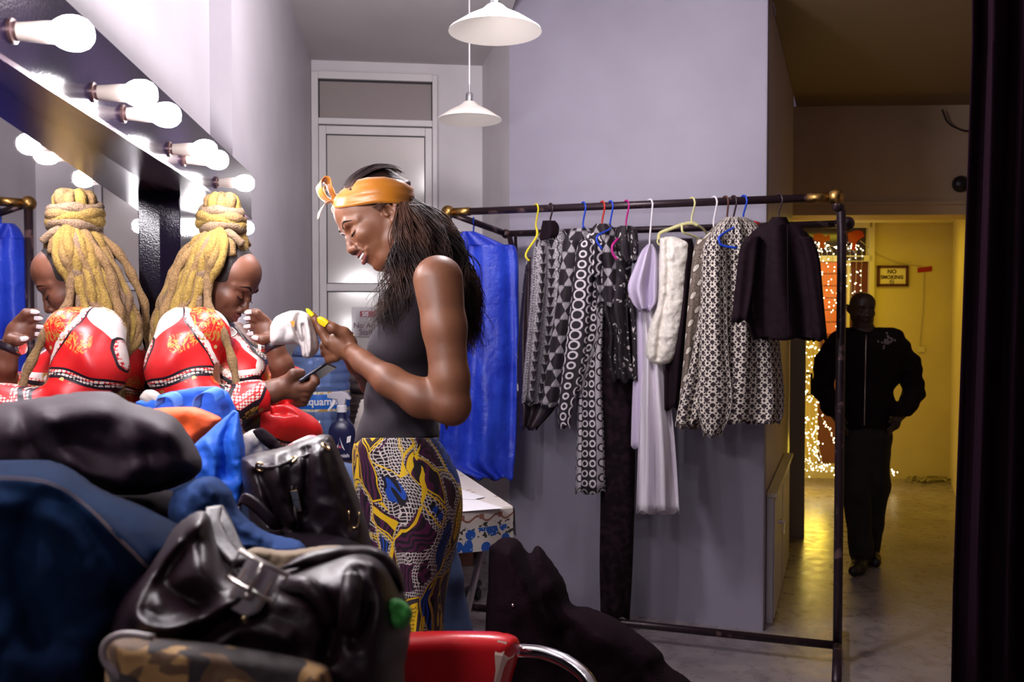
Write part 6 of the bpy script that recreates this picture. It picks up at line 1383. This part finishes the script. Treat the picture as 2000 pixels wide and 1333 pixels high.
tag(puff('checked_cloth', [(548, 896), (560, 872), (590, 856), (612, 850), (626, 862), (610, 884), (575, 900)], 1.36, .03, pk.m, R=14, step=2.5, nz=(.004, 16)), 'pink and white striped cloth rising from the drawstring bag', 'cloth')
# drawstring bag
db = puff('drawstring_bag', [(470, 896), (500, 886), (545, 876), (592, 860), (628, 850), (646, 852), (662, 882), (684, 935), (704, 985), (722, 1048), (736, 1150), (700, 1240), (560, 1240), (500, 1140), (486, 1000), (474, 940)], 1.30, .10, lea, R=46, step=3.5, nz=(.009, 60), folds=[([(508, 925), (530, 980), (545, 1040)], -.022, 12), ([(540, 900), (548, 960), (570, 1020)], .020, 12), ([(600, 880), (600, 930), (596, 1000)], -.012, 8), ([(640, 870), (660, 950), (690, 1030)], -.012, 12), ([(480, 905), (560, 890), (640, 862)], -.010, 7), ([(500, 1000), (560, 1030), (600, 1045)], -.010, 10)])
tag(db, 'black leather drawstring bag with gold eyelets and zip pull', 'bag')
gold = mat('pale_gold_metal', (.75, .52, .28), .25, 1); bv = bvh_of(db)
def on(bv, x, y, lift=0):
    d = Vector(q(x, y, 1)-CAM).normalized(); hit = bv.ray_cast(Vector(CAM), d)
    return (np.array(hit[0])-np.array(d)*lift, np.array(hit[1])) if hit[0] is not None else (q(x, y, 1.2), -FWD)
for x, y in ((508, 913), (571, 899), (636, 873)):
    c, n = on(bv, x, y, .001); n = n if n.dot(FWD) < 0 else -n; a = np.cross(n, UP); a /= np.linalg.norm(a); c2 = np.cross(n, a); b = MB(); b.tube([c+.0062*(math.cos(t)*a+math.sin(t)*c2) for t in np.linspace(0, 2*PI, 17)[:-1]], .0020, 8, closed=True); b.build('eyelet', gold, db, True)
b = MB(); b.tube(curve([on(bv, x, y, .004)[0] for x, y in ((508, 913), (528, 914), (548, 910), (571, 899))], 5), .0026, 8); b.tube(curve([on(bv, x, y, .003)[0] for x, y in ((571, 899), (600, 890), (636, 873))], 5), .0022, 8); b.build('drawstring', lea, db, True)
b = MB(); pts = [on(bv, x, y, .0015)[0] for x, y in ((570, 950), (574, 980), (578, 1010), (582, 1035))]; b.tube(curve(pts, 5), .0022, 6); b.build('zip', mat('zip_tape', (.03, .02, .02), .5), db, True)
c, n = on(bv, 575, 962, .004); c2, _ = on(bv, 583, 1000, .006); d_ = (c2-c)/np.linalg.norm(c2-c); sd_ = np.cross(d_, -FWD); sd_ /= np.linalg.norm(sd_); L_p = np.linalg.norm(c2-c)
b = MB(); b.box(c+d_*.004, (.005, .007, .002), [sd_, d_, np.cross(sd_, d_)]); b.box(c+d_*(L_p*.68), (.0048, L_p*.33, .0013), [sd_, d_, np.cross(sd_, d_)]); b.build('zip_pull', gold, db, bevel=.0008, label='gold zip pull')
c, n = on(bv, 690, 1012, .003); b = MB(); b.tube(curve([c+RGT*.006*s+UP*z for s, z in ((-1, .010), (-1, -.008), (0, -.014), (1, -.010), (1.4, .008))], 4), .0016, 6); b.build('ring', gold, db, True)
ribbon(db, 'shoulder_strap', [q(470, 985, 1.20), q(480, 975, 1.18), q(505, 990, 1.17), q(530, 1018, 1.17), q(546, 1035, 1.19)], [.014, .016, .018, .018, .014], UP*.9+RGT*.3, lea, .004)
ribbon(db, 'shoulder_strap', [q(468, 1000, 1.17), q(478, 1030, 1.16), q(510, 1048, 1.155), q(548, 1046, 1.17)], [.014, .016, .018, .014], UP*.9+FWD*.3, lea, .004)
# big handbag with the buckle
lea2 = Mat('soft_black_leather', (.014, .006, .009), .42, Specular_IOR_Level=.22); lea2.bump(lea2.noise(5, 4, dist=.8)*2+lea2.noise(160, 3)*.3, .22, .006); lea2 = lea2.m
hbag = puff('handbag', [(206, 1250), (226, 1180), (280, 1105), (340, 1032), (385, 1000), (410, 1008), (432, 1062), (470, 1108), (540, 1118), (620, 1092), (700, 1072), (752, 1090), (786, 1150), (802, 1230), (790, 1310), (800, 1420), (800, 1600), (210, 1600)], .86, .15, lea2, R=75, step=5, nz=(.006, 90), folds=[([(395, 1010), (300, 1110), (262, 1200), (330, 1230), (430, 1190), (520, 1140)], .022, 16), ([(370, 1060), (330, 1140), (390, 1180)], -.030, 26), ([(360, 1260), (440, 1215), (500, 1190)], -.016, 18), ([(400, 1290), (470, 1230), (560, 1250)], .016, 18), ([(560, 1150), (620, 1170), (650, 1230), (640, 1280)], -.022, 18), ([(700, 1120), (720, 1180), (690, 1250)], -.014, 18), ([(560, 1100), (680, 1085), (760, 1120), (790, 1190)], .018, 14)])
tag(hbag, 'large soft black leather handbag with a silver buckle strap', 'bag'); bv = bvh_of(hbag)
puff('inner_rim', [(545, 1112), (600, 1080), (680, 1066), (740, 1072), (780, 1110), (790, 1160), (760, 1130), (700, 1098), (620, 1108)], .80, .02, lea2, hbag, R=12, step=3, nz=(.002, 30))
tag(puff('beige_cloth', [(474, 1082), (500, 1070), (560, 1076), (640, 1066), (672, 1070), (640, 1100), (560, 1124), (500, 1116)], .90, .03, mat('beige_lining', (.20, .14, .085), .8), R=14, step=3, nz=(.004, 22)), 'beige cloth showing in the opening of the buckled handbag', 'cloth')
for pts, w_ in (([(418, 1000, .86), (414, 1030, .83), (434, 1070, .80), (470, 1110, .765)], .016), ([(424, 1000, .89), (440, 1030, .86), (462, 1080, .82), (486, 1112, .79)], .012)):
    ribbon(hbag, 'handle', [q(*p) for p in pts], [w_]*4, RGT*.8+FWD0*.5, lea2, .006)
MB().tube(curve([on(bv, 560, 1146, .006)[0], on(bv, 600, 1145, .016)[0], on(bv, 630, 1175, .016)[0], on(bv, 645, 1210, .006)[0]], 6), .0075, 10).build('handle', lea2, hbag, True)
MB().tube(curve([on(bv, 688, 1130, .006)[0], on(bv, 684, 1175, .010)[0], on(bv, 682, 1222, .004)[0]], 6), .0085, 10).build('handle', lea2, hbag, True)
gs = mat('silvery_grey_leather', (.30, .27, .29), .28, .25, (60, .2, .002)); gs2 = mat('brushed_nickel', (.62, .56, .52), .25, 1)
dm_ = min((on(bv, 516-50*t, 1104+94*t)[0]-CAM).dot(FWD) for t in np.linspace(0, 1, 6)); sp_ = [q(516-50*t, 1104+94*t, dm_-.007+.003*t*t) for t in np.linspace(0, 1, 6)]; pa, pb = sp_[0], sp_[-1]; dd = pb-pa; dd /= np.linalg.norm(dd); sd_ = np.cross(dd, -FWD); sd_ /= np.linalg.norm(sd_); nn = np.cross(sd_, dd); nn = nn if nn.dot(FWD) < 0 else -nn
st_ = ribbon(hbag, 'buckle_strap', sp_, [.028, .028, .028, .028, .027, .014], sd_, gs, .003, 'pale grey buckle strap')
cc_ = sp_[1]+nn*.005; hw = .021; hh = .012; b = MB(); b.tube([cc_+sd_*hw+dd*hh, cc_+sd_*hw-dd*hh, cc_-sd_*hw-dd*hh, cc_-sd_*hw+dd*hh], .0023, 8, closed=True); b.tube([cc_-dd*hh+nn*.002, cc_+dd*hh*1.1+nn*.002], .002, 8); b.build('buckle', gs2, hbag, True, 'nickel buckle frame')
b = MB(); b.ball(sp_[3]+nn*.003, .0042, 12); b.build('stud', gs2, hbag, True); b = MB(); b.ball(on(bv, 478, 1207, .004)[0], .004, 12); b.build('stud', gold, hbag, True)
b = MB()
for e in (-1, 1): b.tube([p+sd_*.0115*e+nn*.0012 for p in sp_[1:5]], .0006, 4)
b.build('stitching', stitch, st_)
tag(puff('green_cloth', [(748, 1180), (772, 1168), (798, 1182), (806, 1202), (792, 1228), (762, 1224)], .745, .015, mat('green_knit', (.03, .22, .03), .8, 0, (100, .4)), R=16, step=3, nz=(.003, 18)), 'green cloth peeking from behind the buckled handbag', 'cloth')
cam_ = Mat('camouflage_canvas', (.3, .2, .1), .8); n_ = cam_.noise(22, 2, dist=.6); n2_ = cam_.noise(17, 2, dist=.8); cam_.set('Base Color', cam_.mix(n2_.gt(.57), cam_.mix(n_.gt(.5), (.30, .165, .055), (.10, .05, .022)), (.02, .012, .012)))
cmo = puff('canvas_pouch', [(206, 1262), (222, 1244), (300, 1246), (420, 1258), (520, 1272), (610, 1292), (646, 1316), (650, 1400), (640, 1600), (230, 1600), (208, 1400)], .70, .05, cam_.m, R=40, step=4, nz=(.003, 60)); tag(cmo, 'camouflage canvas pouch at the bottom edge before the handbag', 'pouch')
MB().tube(curve([q(300, 1246, .655), q(240, 1240, .655), (q(206, 1258, .655)), q(204, 1290, .655), q(230, 1318, .655), q(262, 1345, .66)], 6), .0028, 8).build('piping', mat('grey_piping', (.20, .16, .16), .4), cmo, True)
# heap filling between the soft things and the table
o = puff('dark_holdall', [(70, 1000), (150, 965), (330, 960), (520, 1030), (700, 1060), (760, 1200), (800, 1500), (790, 1640), (90, 1640)], 1.22, .10, blk2, R=90, step=8, nz=(.01, 100)); tag(o, 'black holdall under the heap of bags and clothes', 'bag')
# ============================================================ CHAIR AND COAT
redv = Mat('red_vinyl', (.52, .008, .012), .28); redv.bump(redv.noise(120, 3), .06); chr_ = thing('armchair', 'red vinyl chair back with a torn cream corner and chrome arm', 'chair', (float(q(900, 1300, 1.62)[0]), float(q(900, 1300, 1.62)[1]), 0))
bk_ = puff('backrest', [(690, 1250), (760, 1240), (860, 1233), (950, 1234), (1000, 1241), (1015, 1258), (1010, 1290), (996, 1340), (975, 1440), (940, 1560), (760, 1560), (715, 1440)], 1.50, .045, redv.m, chr_, R=40, step=4); bv = bvh_of(bk_)
g_p = [(972, 1251), (990, 1255), (1012, 1254), (1012, 1266), (1003, 1284), (992, 1290), (984, 1306), (975, 1340), (962, 1352), (968, 1310), (966, 1280)]
vs = [on(bv, x, y, .0022)[0] for x, y in g_p]; cen = np.mean(vs, 0); b = MB(); b.add([on(bv, 982, 1282, .0028)[0]]+vs, [(0, i+1, (i+1) % len(vs)+1) for i in range(len(vs))]); b.build('torn_patch', mat('cream_foam', (.62, .45, .36), .8), chr_, label='cream torn patch')
tube_m = mat('chrome_tube', (.80, .76, .80), .10, 1)
for x0, s_ in ((1010, 1), (720, -1)):
    pts = [q(x0-10*s_, 1274, 1.50), q(x0+12*s_, 1272, 1.50), q(x0+55*s_, 1277, 1.48), q(x0+100*s_, 1296, 1.45), q(x0+140*s_, 1332, 1.42), q(x0+158*s_, 1400, 1.40), q(x0+160*s_, 1540, 1.42)]
    if s_ > 0 : MB().tube(curve(pts, 6), .0115, 14).build('arm', tube_m, chr_, True)
c0 = q(850, 1300, 1.5); b = MB(); sc_ = np.array([c0[0]+.02, c0[1]-.26, .50]); b.box(sc_, (.20, .21, .05), [RGT, FWD0, UPZ]); b.build('seat', redv.m, chr_, bevel=.03)
for i in (-1, 1):
    for j in (-1, 1):
        p = sc_+RGT*.2*i+FWD0*.18*j; MB().tube([p-UPZ*.04, (p[0]+.02*i, p[1]+.02*j, .006)], .011, 10).build('leg', tube_m, chr_, True)
MB().tube([c0-UPZ*.1+FWD0*.02, sc_+FWD0*.24-UPZ*.0, sc_+FWD0*.17-UPZ*.04], .014, 10).build('back_support', tube_m, chr_, True)
wool = Mat('black_wool', (.011, .005, .008), .95, Specular_IOR_Level=.05); wool.bump(wool.noise(170, 3), .5, .003); wool = wool.m
ct_ = puff('wool_coat', [(957, 1068), (985, 1050), (1012, 1056), (1034, 1084), (1048, 1066), (1064, 1080), (1100, 1132), (1116, 1180), (1152, 1188), (1204, 1210), (1262, 1250), (1292, 1276), (1304, 1300), (1352, 1336), (1400, 1420), (1420, 1600), (1400, 1720), (960, 1720), (944, 1500), (940, 1330), (950, 1200)], 1.95, .16, wool, R=60, step=5, nz=(.014, 70), folds=[([(1035, 1090), (1060, 1160), (1110, 1230)], -.03, 14), ([(990, 1060), (1020, 1150), (1060, 1260)], .03, 22), ([(1120, 1190), (1180, 1260), (1230, 1330)], .03, 22), ([(1100, 1240), (1150, 1310), (1180, 1400)], -.03, 18), ([(1240, 1250), (1270, 1300), (1290, 1380)], .02, 14), ([(970, 1100), (965, 1200), (975, 1330)], .02, 12)])
tag(ct_, 'big black wool coat heaped on a stool before the rack', 'coat')
b = MB(); b.ball(P(1002, 1183, 1.775), .004, 8); b.build('button', steel, ct_, True)
sc_ = np.array(P(1150, 1700, 2.0)); sc_[2] = .28; stl = thing('stool', 'low dark stool hidden under the black wool coat', 'stool', (sc_[0], sc_[1], 0)); b = MB(); b.box((sc_[0], sc_[1], .26), (.2, .16, .02)); b.build('seat', ch, stl, bevel=.004)
for i in (-1, 1):
    for j in (-1, 1): MB().box((sc_[0]+.17*i, sc_[1]+.13*j, .12), (.018, .018, .12)).build('leg', ch, stl)
